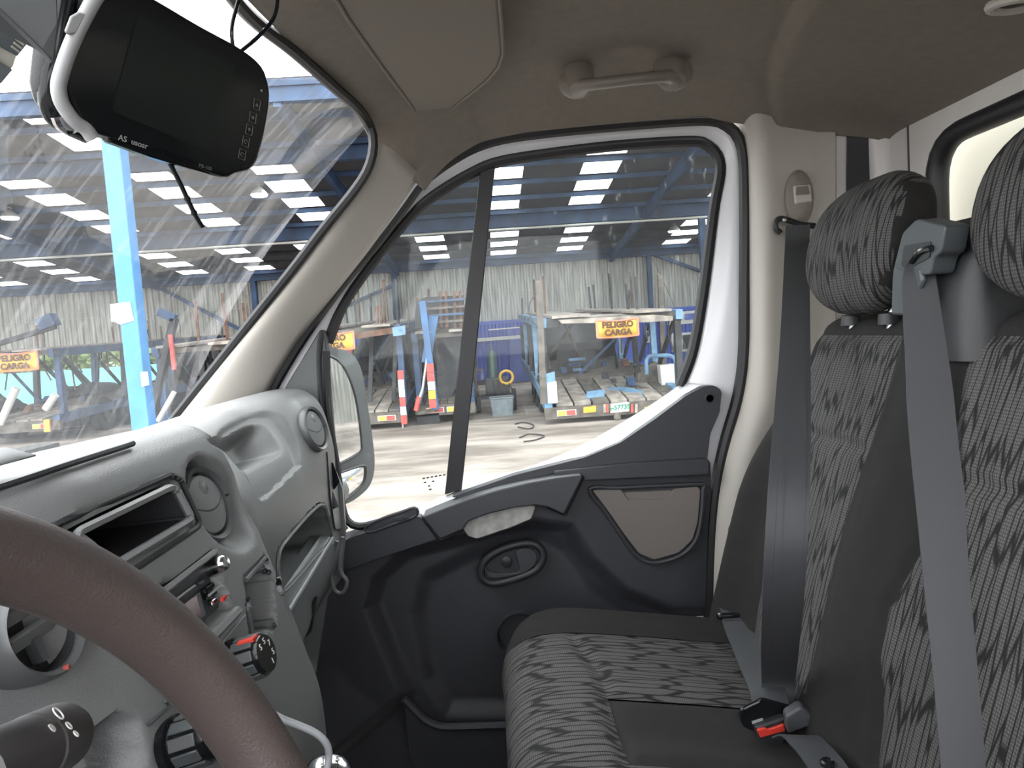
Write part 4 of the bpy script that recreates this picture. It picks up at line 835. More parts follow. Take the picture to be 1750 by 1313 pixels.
# round vents
def vent(cx, cy, X, r, nrm, name='air_vent', flap=True):
    n = A(nrm)/np.linalg.norm(nrm); c = onface(cx, cy, .0)-n*X
    v = obj(name, G().lathe(c, n, [(r*1.0, -.02), (r*1.06, -.004), (r*1.04, .004), (r*.98, .007), (r*.88, .004), (r*.86, -.006), (r*.86, -.03)], 44), 'vent_plastic', dash)
    if flap:
        obj('vent_disc', G().lathe(c, n, [(r*.84, -.008), (r*.83, .000), (r*.78, .003), (r*.4, .0055), (0, .006)], 40), 'dash', v)
        x = np.cross(n, A((0, 0, 1))); x /= np.linalg.norm(x); y = np.cross(x, n); y = y if y[2] > 0 else -y
        obj('flap_split', G().tube([c+n*(.0058-.004*k*k)+x*r*.8*k+y*(r*.30*(1-k*k)*-1+.12*r) for k in np.linspace(-1, 1, 18)], r*.03, 6), 'dash_dark', v)
        obj('thumb_groove', G().lathe(c+y*r*.42+n*.0040, n, [(r*.22, .0), (r*.16, .002), (0, .0025)], 18), 'dash', v)
        obj('vent_mark', G().bar(c+n*.0055-x*r*1.0+y*.0, c+n*.0055-x*r*.86, .002), 'rubber', v, smooth=False)
    else:
        obj('vent_throat', G().lathe(c, n, [(r*.87, .002), (r*.84, -.010), (0, -.0115)], 30), 'dash_dark', v)
        x = A((1, 0, 0)); y = np.cross(x, n); y = y if y[2] > 0 else -y
        obj('vane', G().ribbon([c+x*r*.83*k-n*.003 for k in np.linspace(-1, 1, 8)], n*.6+y*.8, .010, .0022), 'dash', v)
        obj('vane', G().ribbon([c+y*r*.52+x*r*.66*k-n*.003 for k in np.linspace(-1, 1, 8)], n*.6+y*.8, .010, .0022), 'dash', v)
        obj('vane', G().ribbon([c-y*r*.1-x*r*.1-n*.005, c-y*r*.62-x*r*.1-n*.005], n, .008, .0025), 'dash_slate', v)
        obj('vent_mark', G().bar(c-y*r*.97+n*.006, c-y*r*.9+n*.0065, .003), 'red_mark', v, smooth=False)
    return v
vent(370, 856, .012, .0370, (-.10, -.95, .30)); vent(534, 734, -.004, .043, (-.16, -.95, .25)); vent(38, 1088, -.012, .030, (-.1, -.94, .30), flap=False)
# dash end next to the door
obj('end_trim', G().prism(rpoly([onface(556, 770, .004), onface(566, 790, .004), onface(582, 860, .004), onface(584, 905, .004), onface(570, 905, .004), onface(562, 850, .004)], .01), (.03, .02, 0)), 'dash', dash, bevel=.004)
obj('end_strip', G().tube(spline([P(x, y, X=1.40) for x, y in ((528, 760), (545, 800), (560, 835), (573, 868))], 16), .0075, 8), 'rubber', dash)
obj('end_switch', G().prism(rpoly([P(x, y, X=1.41) for x, y in ((558, 795), (569, 790), (581, 824), (571, 838))], .003), (.03, .02, 0)), 'gloss_black', dash, bevel=.002)
obj('end_cap', G().prism(PX(1.455, [(520, 705), (545, 745), (585, 835), (590, 905), (586, 985), (560, 1020), (540, 1150), (480, 1250), (440, 1300), (300, 1200), (330, 780), (440, 716)]), (.012, 0, 0)), 'dash', dash, smooth=False)
obj('edge_loop', G().tube(spline([P(x, y, X=1.40) for x, y in ((586, 918), (583, 945), (581, 968), (585, 982), (593, 993), (590, 1008), (582, 1014), (572, 1008), (567, 985), (568, 950), (576, 925))], 50), .004, 8), 'dash', dash)
# glovebox lid
lt = [(.885, .305, 1.555), (1.385, .318, 1.560)]
lidpts = [P(478, 1066, X=1.0), P(566, 922, X=1.375), P(563, 960, X=1.375), P(546, 1012, X=1.30), P(528, 1078, X=1.20), P(505, 1130, X=1.10), P(480, 1190, X=1.0), P(474, 1120, X=1.0)]
gb = obj('glovebox_lid', G().prism(lidpts, (.02, .045, .008)), 'dash', dash, bevel=.004)
obj('lid_edge', G().tube([P(479, 1066, X=1.0)+A((0, -.002, .001)), P(566, 922, X=1.375)+A((0, -.002, .001))], .0045, 8), 'dash', gb)
obj('lid_top', G().prism([P(478, 1064, X=1.0), P(566, 921, X=1.375), P(552, 918, X=1.375), P(476, 1030, X=1.02)], (.004, .004, .004)), 'dash', gb, smooth=False)
obj('latch', G().prism(rpoly(PX(1.235, [(536, 1022), (540, 1018), (530, 1078), (518, 1090), (522, 1060)]), .004), (-.004, -.004, 0)), 'dash_dark', gb, bevel=.002)
# radio
rd = [onface(x, y, -.006) for x, y in ((250, 1026), (362, 948), (394, 1036), (352, 1082), (300, 1112))]
rl = PL = lambda x, y, o=0: onface(x, y, o)
radio = obj('radio', G().prism([rl(258, 1028, -.008), rl(362, 950, -.008), rl(392, 1036, -.008), rl(352, 1078, -.008), rl(306, 1106, -.008)], (0, .01, 0)), 'dash_dark', dash, bevel=.002)
obj('radio_frame', G().tube([rl(262, 1022, .002), rl(364, 943, .002)], .0028, 6), 'dash', radio)
obj('radio_frame', G().tube([rl(352, 1094, .003), rl(401, 1044, .003)], .0045, 6), 'dash', radio)
obj('trim_line', G().tube([rl(288, 1042, -.005), rl(343, 1000, -.005)], .0012, 6), 'bezel_grey', radio)
obj('display', G().prism([rl(305, 1046, -.006), rl(344, 1017, -.006), rl(354, 1053, -.006), rl(330, 1076, -.006)], (0, -.002, 0)), 'red_lcd', radio)
obj('display_edge', G().prism([rl(344, 1015, -.005), rl(350, 1012, -.005), rl(360, 1050, -.005), rl(330, 1080, -.005), rl(331, 1074, -.005), rl(354, 1053, -.005)], (0, -.001, 0)), 'dash_slate', radio)
obj('volume_knob', G().lathe(rl(370, 969, -.004), (-.1, -.95, .3), [(.0085, -.004), (.0085, .005), (.0078, .009), (.007, .013), (.005, .015), (0, .0155)], 28), 'chrome', radio)
for k, (x, y, w_, h_) in enumerate(((352, 992, 6, 5), (364, 1000, 16, 9), (368, 1012, 16, 8), (374, 1022, 12, 9), (380, 1022, 7, 7))):
    obj('radio_button', G().prism([rl(x-w_/2, y+w_*.38, -.003), rl(x+w_/2, y-w_*.38, -.003), rl(x+w_/2+2, y-w_*.38+h_, -.003), rl(x-w_/2+2, y+w_*.38+h_, -.003)], (0, .004, 0)), ('dash_slate', 'gloss_black', 'gloss_black', 'chrome', 'dash_slate')[k], radio, bevel=.0008)
obj('button_line', G().tube([rl(359, 1018, -.001), rl(377, 1002, -.001)], .0011, 6), 'bezel_grey', radio)
obj('sd_mark', G().bar(rl(377, 1026, .001), rl(383, 1020, .001), .003), 'red_plastic', radio, smooth=False)
# heater knobs
def knob(px, py, X, r, name, syms, red=False):
    n = A((-.10, -.95, .28)); n /= np.linalg.norm(n); c = onface(px, py, .002)
    kb = obj(name, G().lathe(c, n, [(r*1.18, -.004), (r*1.18, .002), (r*1.0, .003), (r*.96, .026), (r*.9, .029), (0, .029)], 40), 'gloss_black', dash)
    x = A((1, 0, 0)); x -= n*np.dot(x, n); x /= np.linalg.norm(x); y = np.cross(x, n); y = y if y[2] > 0 else -y
    for k in range(10):
        a = k*math.pi/5+.2; d_ = x*math.cos(a)+y*math.sin(a); tt = -x*math.sin(a)+y*math.cos(a)
        obj('grip_facet', G().prism([c+d_*r*.97+tt*r*.25+n*.005, c+d_*r*.97-tt*r*.25+n*.005, c+d_*r*.94-tt*r*.25+n*.025, c+d_*r*.94+tt*r*.25+n*.025], d_*.0022), 'dash_slate' if k % 2 else 'vent_plastic', kb, bevel=.0008)
    for k, s_ in enumerate(syms):
        a = 2.2-k*.85; q = c+n*.0293+(x*math.cos(a)+y*math.sin(a))*r*.58
        text('dial_symbol', s_, r*.42, q, x, y, 'print_white', kb, .0002)
    if red: obj('pointer', G().bar(c+n*.012+y*r*.985-x*r*.2, c+n*.027+y*r*.96-x*r*.2, .010, .003, up=y), 'red_plastic', kb, smooth=False)
knob(400, 1134, .60, .0175, 'blower_knob', ('5', '5', '7', '5', '1'), True)
knob(300, 1274, .475, .0175, 'heater_knob', ('o', 'M', 'o', '0'))
obj('console_line', G().tube([onface(368, 1110, .001), onface(417, 1052, .001)], .0014, 6), 'dash', dash)
obj('panel_line', G().tube([onface(248, 1240, .002), onface(285, 1208, .002), onface(278, 1200, .002)], .0012, 6), 'dash_slate', dash)
obj('column_shroud', G().tube(spline([(.19, .30, 1.62), (.19, .22, 1.65), (.185, .15, 1.68)], 10), [.075]*3+[.07]*4+[.06]*3, 24), 'dash_dark', dash)
obj('lower_console', G().prism([(.36, .30, 1.50), (.74, .30, 1.50), (.70, .34, .97), (.40, .34, .97)], (0, .4, 0)), 'dash_dark', dash, bevel=.02)
obj('pad_edge', G().tube(spline([onface(x, y, .0)+A((0, -.001, .003)) for x, y in ((-40, 853), (40, 827), (110, 803), (170, 783), (216, 768), (226, 764))], 30), .0026, 6), 'dash_dark', dash)
# ================================================================== double passenger bench
bench = thing('bench_seat', (.87, -.3, .95), 'two-place passenger bench in dark and wavy patterned cloth', 'seat')
XR_, XL_ = 1.335, .43
# cushion section: (y, z) from front foot over the nose to the rear
cprof = spline([(.000, 1.20), (.012, 1.29), (.014, 1.345), (.004, 1.380), (-.022, 1.402), (-.06, 1.410), (-.13, 1.407), (-.26, 1.388), (-.40, 1.366), (-.50, 1.362)], 200)
carc = np.r_[0, np.cumsum(np.linalg.norm(np.diff(cprof, axis=0), axis=1))]
def cush(X, s, lift=0):
    y = np.interp(s, carc, cprof[:, 0]); z = np.interp(s, carc, cprof[:, 1])
    r = .055; e = np.clip(X-(XR_-r), 0, r); dz = -(r-np.sqrt(np.maximum(r*r-e*e, 0)))
    dz += .020*np.exp(-((X-1.27)/.05)**2)*sstep(.12, .3, s)            # raised outer bolster
    dz -= .012*np.exp(-((X-.915)/.045)**2)*sstep(.30, .36, s)           # dip round the buckles
    yb = -.02*sstep(XR_-.12, XR_, X)*(1-sstep(.2, .35, s))
    return np.stack([X, y+yb, z+dz+lift], -1)
def s_at(y): return float(np.interp(-y, -cprof[80:, 0], carc[80:]))
def cpatch(name, x0, x1, s0, s1, m, parent=bench, nu=36, nv=60, puff=.006, warp=None):
    U, V = np.meshgrid(np.linspace(0, 1, nu), np.linspace(0, 1, nv)); X = x0+(x1-x0)*U; S = s0+(s1-s0)*V
    if warp is not None: S = S+warp(X)*(V if s0 < .1 else 1-V)
    d = np.minimum(np.minimum(U*(x1-x0), (1-U)*(x1-x0)), np.minimum(V*(s1-s0), (1-V)*(s1-s0)))
    p = cush(X, S, 0); p[..., 2] += puff*(sstep(-.0, .022, d)-1); p[..., 1] -= .5*puff*(sstep(0, .02, d)-1)*(S < .2)
    g = G().grid(p); g.uv = np.stack([X, S], -1).reshape(-1, 2); return obj(name, g, m, parent, ang=70)
sF = s_at(-.14)
seamw = lambda X: .02*sstep(.95, 1.30, X)
SE = carc[-1]
cu_front = cpatch('cushion_front', XL_, 1.215, .0, sF, 'seat_cloth', warp=lambda X: -.03*sstep(1.05, 1.22, X))
cu_ins = cpatch('cushion_insert', 1.0, 1.215, sF, SE-.04, 'seat_cloth', warp=lambda X: -.03*sstep(1.05, 1.22, X))
cpatch('cushion_centre', .84, 1.0, sF, SE-.04, 'seat_plain', puff=.008)
cpatch('cushion_insert', XL_, .84, sF, SE-.04, 'seat_cloth')
cpatch('cushion_bolster', 1.213, XR_, .0, SE, 'seat_plain', puff=.004)
ss = np.linspace(0, SE, 40); e0 = cush(np.full(40, XR_), ss); e1 = e0.copy(); e1[:, 2] = 1.18
obj('cushion_side', G().strip(e0, e1), 'seat_plain', bench); e0 = cush(np.full(40, XL_), ss); e1 = e0.copy(); e1[:, 2] = 1.18; obj('cushion_side', G().strip(e0, e1), 'seat_plain', bench)
obj('bench_base', G().box((.46, -.52, .955), (1.31, -.03, 1.26)), 'dash_dark', bench, bevel=.02)
fold = obj('rear_fold', G().tube(spline([(XL_+.02, -.455, 1.375), (.7, -.45, 1.385), (.87, -.44, 1.388), (1.05, -.45, 1.385), (1.22, -.452, 1.388), (1.30, -.455, 1.385)], 30), .032, 12), 'seat_plain', bench)
# backrest: one moulded back with two inserts
def xr(v): return 1.312-.055*sstep(.55, .95, v)
XL0 = .43
def back_pt(X, v):
    z = 1.345+.60*v; y = -.405-.190*v+.012*np.sin(np.pi*v)
    y = y+.040*np.exp(-((X-(xr(v)-.045))/.036)**2)*(1-sstep(.45, .85, v))+.026*np.exp(-((X-.885)/.060)**2)*(1-sstep(.55, .98, v))+.04*np.exp(-((X-.48)/.036)**2)*(1-sstep(.45, .85, v))
    for side in (xr(v)-X, X-XL0): y = y-.050*(1-np.sqrt(np.clip(1-(1-np.clip(side/.042, 0, 1))**2, 0, 1)))
    y = y-.06*(1-np.sqrt(np.clip(1-np.clip((v-.92)/.08, 0, 1)**2, 0, 1)))
    return np.stack([X, y, z+0*X], -1)
root = obj('backrest', G().box((.46, -.72, 1.36), (1.23, -.62, 1.88)), 'dash_dark', bench, bevel=.03)
def bpatch(name, fa, fb, va, vb, m, puff=.005, nu=44, nv=90):
    U, V = np.meshgrid(np.linspace(0, 1, nu), np.linspace(0, 1, nv)); Vv = va+(vb-va)*V; a_, b_ = fa(Vv), fb(Vv); X = a_+(b_-a_)*U
    p = back_pt(X, Vv); w_ = abs(b_-a_); d = np.minimum(np.minimum(U*w_, (1-U)*w_), np.minimum(V, 1-V)*(vb-va)*.6); p[..., 1] += puff*(sstep(0, .016, d)-1)
    g = G().grid(p); g.uv = np.stack([X, Vv*.62], -1).reshape(-1, 2); return obj(name, g, m, root, ang=70)
pr = lambda v: np.interp(v, [0, .3, .45, .6, .8, 1], [1.16, 1.185, 1.205, 1.22, 1.225, 1.215])
pl_ = lambda v: np.interp(v, [0, .25, .5, .72, .9, 1], [.955, .962, .972, .962, .975, .99])
mr_ = lambda v: np.interp(v, [0, .2, .3, .4, .54, .73, .88, 1], [.77, .79, .815, .82, .795, .80, .825, .83])
ml_ = lambda v: .53+0*v
k1 = lambda v: XL0+0*v
for fa, fb in ((pl_, pr), (ml_, mr_)):
    bpatch('insert_lower', fa, fb, .02, .675, 'back_cloth'); bpatch('insert_upper', fa, fb, .675, .94, 'back_cloth')
bpatch('bolster', pr, xr, 0, .94, 'seat_plain'); bpatch('bolster', mr_, pl_, 0, .94, 'seat_plain'); bpatch('bolster', k1, ml_, 0, .94, 'seat_plain')
bpatch('top_band', k1, xr, .94, 1, 'seat_plain', nu=80, nv=24)
tp = back_pt(np.linspace(XL0, float(xr(A(1.))), 60), np.full(60, 1.0)); rear = tp.copy(); rear[:, 1] = -.72; rear[:, 2] -= .02
obj('top_cover', G().strip(tp, rear), 'seat_plain', root)
for fx_ in (k1, xr):
    vs = np.linspace(0, 1, 30); f_ = back_pt(fx_(vs)+0*vs, vs); r_ = f_.copy(); r_[:, 1] -= .09; obj('side_cover', G().strip(f_, r_), 'seat_plain', root)
def headrest(cx, lab):
    cy, cz = -.592, 2.050; a, b_, c_ = .132, .046, .108; n = 40; m_ = 28; tilt = .24
    top = []; V = []; uv = []
    for i in range(m_+1):
        th = -math.pi/2+math.pi*i/m_
        for j in range(n):
            ph = 2*math.pi*j/n; f = lambda w_, e_: math.copysign(abs(w_)**e_, w_)
            x = a*f(math.cos(th), .75)*f(math.cos(ph), .42); y = b_*f(math.cos(th), .75)*f(math.sin(ph), .62); z = c_*f(math.sin(th), .80)
            y += .018*(z/c_)**2*(1 if y > 0 else .3)*-1
            yy = y*math.cos(tilt)-z*math.sin(tilt); zz = y*math.sin(tilt)+z*math.cos(tilt); V.append((cx+x, cy+yy, cz+zz)); uv.append((cx+x+y*.3, z))
    Fc = [(i*n+j, i*n+(j+1) % n, (i+1)*n+(j+1) % n, (i+1)*n+j) for i in range(m_) for j in range(n)]
    V_ = np.array(V); cl = []; sd = []
    for f in Fc:
        q = V_[list(f)].mean(0)
        (sd if abs(q[0]-cx) > a*.955 or (abs(q[0]-cx) > a*.80 and q[1] < cy+.02-(q[2]-cz)*.24) else cl).append(f)
    g = G(); g.v = V; g.f = cl; g.uv = uv; root = obj('headrest', g, 'back_cloth', bench, ang=80, label=lab)
    g = G(); g.v = V; g.f = sd; obj('side_cover', g, 'seat_plain', root, ang=80)
    for s in (-.055, .055): obj('support_rod', G().cyl((cx+s, cy-.005, cz-.15), (cx+s, cy-.02, cz-.02), .006, n=10), 'steel', root)
    for s in (-.055, .055): obj('rod_collar', G().lathe((cx+s, cy-.005, 1.925), (0, 0, 1), [(.016, 0), (.015, .016), (.007, .018)], 14), 'dash_dark', root)
headrest(1.085, 'headrest on the window-side place'); headrest(.672, 'headrest on the middle place')
# belt tower between the headrests
tw = obj('belt_tower', G().rings([rpoly([(.80, y0, z), (.945, y0, z), (.945, y1, z), (.80, y1, z)], .03, 5) for z, y0, y1 in ((1.88, -.70, -.560), (1.94, -.70, -.562), (2.00, -.69, -.568), (2.035, -.68, -.580), (2.055, -.66, -.61))]), 'dash_dark', bench, ang=60)
q = [(1528, 452), (1545, 400), (1612, 388), (1606, 430), (1592, 440), (1586, 462), (1545, 478)]
sy = -.535
sf = obj('belt_slot_frame', G().prism(rpoly(PY(sy, [(1524, 470), (1542, 398), (1566, 374), (1616, 386), (1608, 432), (1596, 440), (1590, 470)]), .006), (0, -.03, 0)), 'dash_slate', tw, bevel=.004)
obj('slot_void', G().prism(rpoly(PY(sy+.0005, [(1541, 455), (1546, 420), (1592, 412), (1590, 440), (1560, 456), (1549, 458)]), .004), (0, .001, 0)), 'dash_dark', sf)
obj('slot_lever', G().tube(spline(PY(sy+.003, [(1558, 448), (1568, 434), (1580, 427), (1592, 424)]), 12), .004, 8), 'gloss_black', sf)
obj('slot_cheek', G().prism(rpoly(PY(sy+.001, [(1524, 472), (1530, 456), (1548, 462), (1572, 458), (1576, 480), (1550, 540), (1522, 538)]), .004), (0, -.008, 0)), 'dash_slate', sf, bevel=.003)
# ================================================================== seat belts
pb = thing('seat_belt', (1.1, -.45, 1.38), 'black webbing seat belt running from door pillar to buckle', 'seat belt')
def hangs_clear(q):
    v = (q[2]-1.345)/.6
    if v > 1.0 or q[0] > 1.33: return True
    return q[1]-.028 > float(back_pt(A(min(q[0], float(xr(A(v)))-.002)), A(max(v, 0)))[1])+.008
by = [(1360, 430), (1357, 540), (1353, 650), (1348, 770), (1342, 890), (1336, 1010), (1331, 1100), (1328, 1170)]
for kk in np.arange(0, .4, .01):     # smallest slack that keeps the belt off the backrest
    bpts = [P(x, y, X=1.395+(.985-1.395)*i/7-kk*math.sin(math.pi*i/7)) for i, (x, y) in enumerate(by)]
    if all(hangs_clear(q) for q in bpts): break
path = spline([P(1362, 385, X=1.425)]+bpts+[P(1325, 1210, X=.962), P(1322, 1232, X=.945)], 60)
side = [A((.0, 1, .02))*(1-.0*k)+A((.10, 0, .0))*k for k in np.linspace(0, 1, 60)]
wb = obj('webbing', G().ribbon(path, np.array(side), np.interp(np.linspace(0, 1, 60), [0, .4, .85, 1], [.046, .041, .046, .045]), .0009), 'belt_slate', pb, ang=70)
for s in (-.9, -.3, .3): obj('weave_stripe', G().ribbon([p+A((-.0012, .0, 0))+A((0, .0255*s, .0005*s)) for p in path], np.array(side), .0075, .0003), 'belt_slate', wb, ang=70)
obj('guide_loop', G().tube(spline(PX(1.432, [(1334, 398), (1327, 392), (1325, 382), (1332, 374), (1345, 376), (1370, 384), (1392, 386)]), 24), .006, 8), 'rubber', pb)
obj('guide_pin', G().lathe(P(1340, 376, X=1.425), (-1, 0, 0), [(.004, -.004), (.004, .003), (0, .004)], 12), 'steel', pb)
tg = obj('tongue', G().prism(rpoly(PX(.935, [(1262, 1222), (1266, 1210), (1300, 1190), (1352, 1205), (1346, 1218), (1306, 1246), (1285, 1248), (1268, 1240)]), .006), (-.004, .0, 0)), 'gloss_black', pb, bevel=.002)
obj('tongue_edge', G().tube(spline(PX(.930, [(1265, 1222), (1268, 1214), (1280, 1207), (1297, 1199)]), 14), .0028, 8), 'gloss_black', tg)
obj('tongue_label', G().prism(PX(.9285, [(1284, 1233), (1303, 1227), (1304, 1231), (1286, 1238)]), (-.0006, 0, 0)), 'bezel_grey', tg)
bk = obj('buckle', G().prism(rpoly(PX(.92, [(1290, 1243), (1344, 1226), (1348, 1246), (1340, 1275), (1300, 1278)]), .004), (.03, 0, 0)), 'dash_dark', pb, bevel=.003)
obj('release_button', G().prism(rpoly(PX(.916, [(1294, 1250), (1296, 1247), (1309, 1245), (1312, 1248), (1328, 1243), (1340, 1238), (1343, 1250), (1300, 1262)]), .002), (.004, 0, 0)), 'red_plastic', bk, bevel=.001)
tail = spline([(1.345, -.428, 1.36), (1.325, -.425, 1.392), (1.295, -.422, 1.412), (1.25, -.417, 1.417), (1.21, -.410, 1.410)], 20)
obj('anchor_webbing', G().ribbon(tail, (0.05, 1, .02), .050, .001), 'belt_slate', pb, ang=70)
lap = spline([(1.235, -.414, 1.414), (1.19, -.406, 1.405), (1.15, -.400, 1.402), (1.05, -.384, 1.402), (.98, -.372, 1.404), (.94, -.362, 1.392)], 40)
lw = obj('lap_webbing', G().ribbon(lap, (0.05, 1, .02), .052, .001), 'belt_slate', pb, ang=70)
obj('lap_clip', G().bar((1.222, -.378, 1.414), (1.222, -.448, 1.414), .012, .009), 'gloss_black', pb, bevel=.002)
obj('clip_rivet', G().lathe(A((1.222, -.382, 1.418)), (0, 0, 1), [(.0035, -.003), (.003, .002), (0, .003)], 10), 'steel', pb)
mb = thing('seat_belt', (.75, -.5, 1.4), 'slate grey webbing belt hanging from the slot between headrests', 'seat belt')
mc = [(1578, 440, .875), (1570, 470, .862), (1576, 540, .85), (1586, 640, .825), (1596, 760, .79), (1610, 880, .752), (1625, 1010, .712), (1642, 1150, .672), (1656, 1290, .638), (1668, 1400, .615)]
mpath = spline([P(x, y, X=X) for x, y, X in mc], 60)
mp_side = np.array([A((-.30, -1, .04*k)) for k in np.linspace(0, 1, 60)])
mpath[:, 0] -= .0
obj('webbing', G().ribbon(mpath, mp_side, np.interp(np.linspace(0, 1, 60), [0, .08, .3, 1], [.030, .040, .050, .051]), .001), 'belt_slate', mb, ang=70)
lap2 = spline([P(1350, 1262, Z=1.405), P(1366, 1258, Z=1.418), P(1385, 1275, Z=1.425), P(1405, 1298, Z=1.425), P(1432, 1340, Z=1.42), P(1460, 1390, Z=1.41)], 30)
l2 = obj('lap_webbing', G().ribbon(lap2, (.12, 1, .05), .046, .001), 'belt_slate', mb, ang=70)
obj('stop_button', G().lathe(P(1414, 1306, Z=1.427), (0, 0, 1), [(.008, -.001), (.008, .003), (.006, .005), (.004, .0035), (0, .0035)], 18), 'gloss_black', mb)
obj('spare_buckle', G().prism(rpoly(PX(.895, [(1342, 1225), (1370, 1208), (1388, 1222), (1392, 1240), (1346, 1256)]), .005), (.02, -.004, 0)), 'belt_slate', mb, bevel=.003)
# ================================================================== steering wheel, stalk, gear lever
A_ = P(0, 949, X=.262); C_ = P(458, 1313, X=.345)
dn = A((0, C_[1]-A_[1], C_[2]-A_[2])); ls = np.linalg.norm(dn); dn /= ls; ex = A((1, 0, 0)); R_ = .19
p1 = A((A_[0], 0)); p2 = A((C_[0], ls)); mid = (p1+p2)/2; dv = (p2-p1); hl = np.linalg.norm(dv)/2; dv /= np.linalg.norm(dv)
nn = A((-dv[1], dv[0])); cc = mid+nn*math.sqrt(R_*R_-hl*hl)
o3 = A((0, A_[1], A_[2])); ctr = o3+ex*cc[0]+dn*cc[1]; axn = np.cross(ex, dn); axn = axn if axn[1] < 0 else -axn
sw_ = thing('steering_wheel', ctr, 'dark brown leather rimmed steering wheel in front of the dashboard', 'steering wheel')
rim = [ctr+ex*R_*math.cos(t)+dn*R_*math.sin(t) for t in np.linspace(0, 2*math.pi, 97)[:-1]]
obj('rim', G().tube(rim, .0165, 20, closed=True), 'leather', sw_, ang=80)
hub = obj('hub', G().lathe(ctr-axn*.035, axn, [(0, -.03), (.06, -.03), (.085, -.01), (.08, .012), (.05, .024), (0, .028)], 40), 'dash_dark', sw_)
for a in (0.15, math.pi-.15, math.pi/2-.35, math.pi/2+.35):
    d_ = ex*math.cos(a)+dn*math.sin(a); t_ = -ex*math.sin(a)+dn*math.cos(a)
    obj('spoke', G().ribbon(spline([ctr+d_*.06-axn*.03, ctr+d_*.12-axn*.02, ctr+d_*.18-axn*.002], 10), t_, .032, .008), 'dash_dark', sw_, bevel=.004)
st = thing('column_stalk', P(40, 1300, X=.24), 'dark control stalk with white light symbols behind steering wheel', 'stalk')
s0 = P(-70, 1345, X=.20); s1 = P(45, 1288, X=.245); s2_ = P(118, 1250, X=.275); sd_ = (s2_-s0)/np.linalg.norm(s2_-s0)
obj('stalk_arm', G().cyl(s0, s1, .0120, .0125, n=28), 'stalk', st)
obj('twist_grip', G().lathe(s1+sd_*.0015, sd_, [(.0115, 0), (.0128, .001), (.0128, np.linalg.norm(s2_-s1)-.006), (.0110, np.linalg.norm(s2_-s1)), (.004, np.linalg.norm(s2_-s1)+.002), (0, np.linalg.norm(s2_-s1)+.002)], 32), 'stalk', st)
vw = C-s1; vw -= sd_*np.dot(vw, sd_); vw /= np.linalg.norm(vw); tt = np.cross(vw, sd_); tt = tt if tt[2] > 0 else -tt
nv2 = vw*.95+tt*.3; nv2 /= np.linalg.norm(nv2)
obj('index_dot', G().lathe(s1-sd_*.006+nv2*.0126, nv2, [(.0017, 0), (.0017, .0004), (0, .0005)], 14), 'print_white', st)
for k, r in ((.012, .0022), (.006, .0013), (.002, .001)):
    c_ = s1+sd_*(.005)+nv2*.0128+np.cross(nv2, sd_)*(k-.008)*1.0
    u1 = np.cross(nv2, sd_); obj('light_symbol', G().tube([c_+sd_*r*math.cos(a)+u1*r*1.2*math.sin(a)+nv2*.0003 for a in np.linspace(0, 6.283, 18)[:-1]], .0003, 6, closed=True), 'print_white', st)
gc = P(562, 1322, X=.62)
gk = thing('gear_lever', (gc[0], gc[1], .97), 'gear lever with chrome topped knob beside the steering wheel', 'gear lever')
obj('lever_shaft', G().cyl((gc[0], gc[1]+.04, 1.15), gc-A((0, 0, .03)), .010, n=12), 'steel', gk)
obj('gaiter', G().tube(spline([(gc[0], gc[1]+.05, 1.10), (gc[0], gc[1]+.04, 1.20), (gc[0], gc[1]+.02, 1.32)], 8), [.07, .065, .055, .045, .035, .028, .02, .016], 20), 'dash_dark', gk)
kb = obj('knob', G().lathe(gc, (-.15, -.25, 1), [(.012, -.045), (.020, -.03), (.023, -.012), (.0225, -.002), (.020, .004)], 32), 'gloss_black', gk)
obj('knob_cap', G().lathe(gc, (-.15, -.25, 1), [(.020, .003), (.018, .0065), (.012, .0095), (0, .0105)], 32), 'chrome', kb)
text('shift_pattern', '1 3 5\n2 4 R', .0085, gc+A((-.15, -.25, 1))*.0108, (.2, -1, -.22), (1, .2, .2), 'print_black', kb, .0003)
obj('pedestal', G().box((gc[0]-.09, gc[1]-.05, .95), (gc[0]+.09, gc[1]+.12, 1.12)), 'dash_dark', gk, bevel=.03)
cb = obj('charging_cable', G().tube(spline([P(440, 1205, X=.60), P(480, 1228, X=.60), P(510, 1240, X=.60), P(540, 1254, X=.60), P(558, 1272, X=.60), P(562, 1295, X=.60), P(556, 1330, X=.59), P(540, 1420, X=.58)], 50), .0032, 10), 'cable_grey'); tag(cb, 'pale grey cable looping from the dash to the gear lever', 'cable')
cb = obj('trim_cable', G().tube(spline([P(490, 1160, X=.95), P(494, 1180, X=.95), P(500, 1212, X=.95), P(507, 1235, X=.95), P(515, 1300, X=.95)], 20), .004, 8), 'rubber_grey'); tag(cb, 'dark cable hanging below the glovebox lid', 'cable')
# ================================================================== mirror monitor
def mplane(px, py, off=0):
    a, b_ = A((.585, .405, 0)), A((.775, .285, 0)); n = A((-(b_-a)[1], (b_-a)[0], 0)); n = A((b_[1]-a[1], -(b_[0]-a[0]), 0)); n /= np.linalg.norm(n)
    n = n if n[0] < 0 else -n; nt = n+A((0, 0, -.22)); nt /= np.linalg.norm(nt)
    o = (a+b_)/2+A((0, 0, 2.14)); return P(px, py, n=nt, o=o+nt*off), nt
MN = mplane(300, 150)[1]
mm_ = thing('mirror_monitor', mplane(270, 150, -.03)[0], 'black rear view mirror monitor hanging in front of the windscreen', 'monitor')
outl = [(108, 118), (128, 70), (152, 20), (172, -14), (215, -26), (262, -4), (340, 42), (412, 82), (448, 112), (460, 142), (462, 175), (452, 235), (442, 272), (428, 291), (405, 296), (380, 302), (280, 262), (168, 229), (138, 208), (120, 172), (108, 142)]
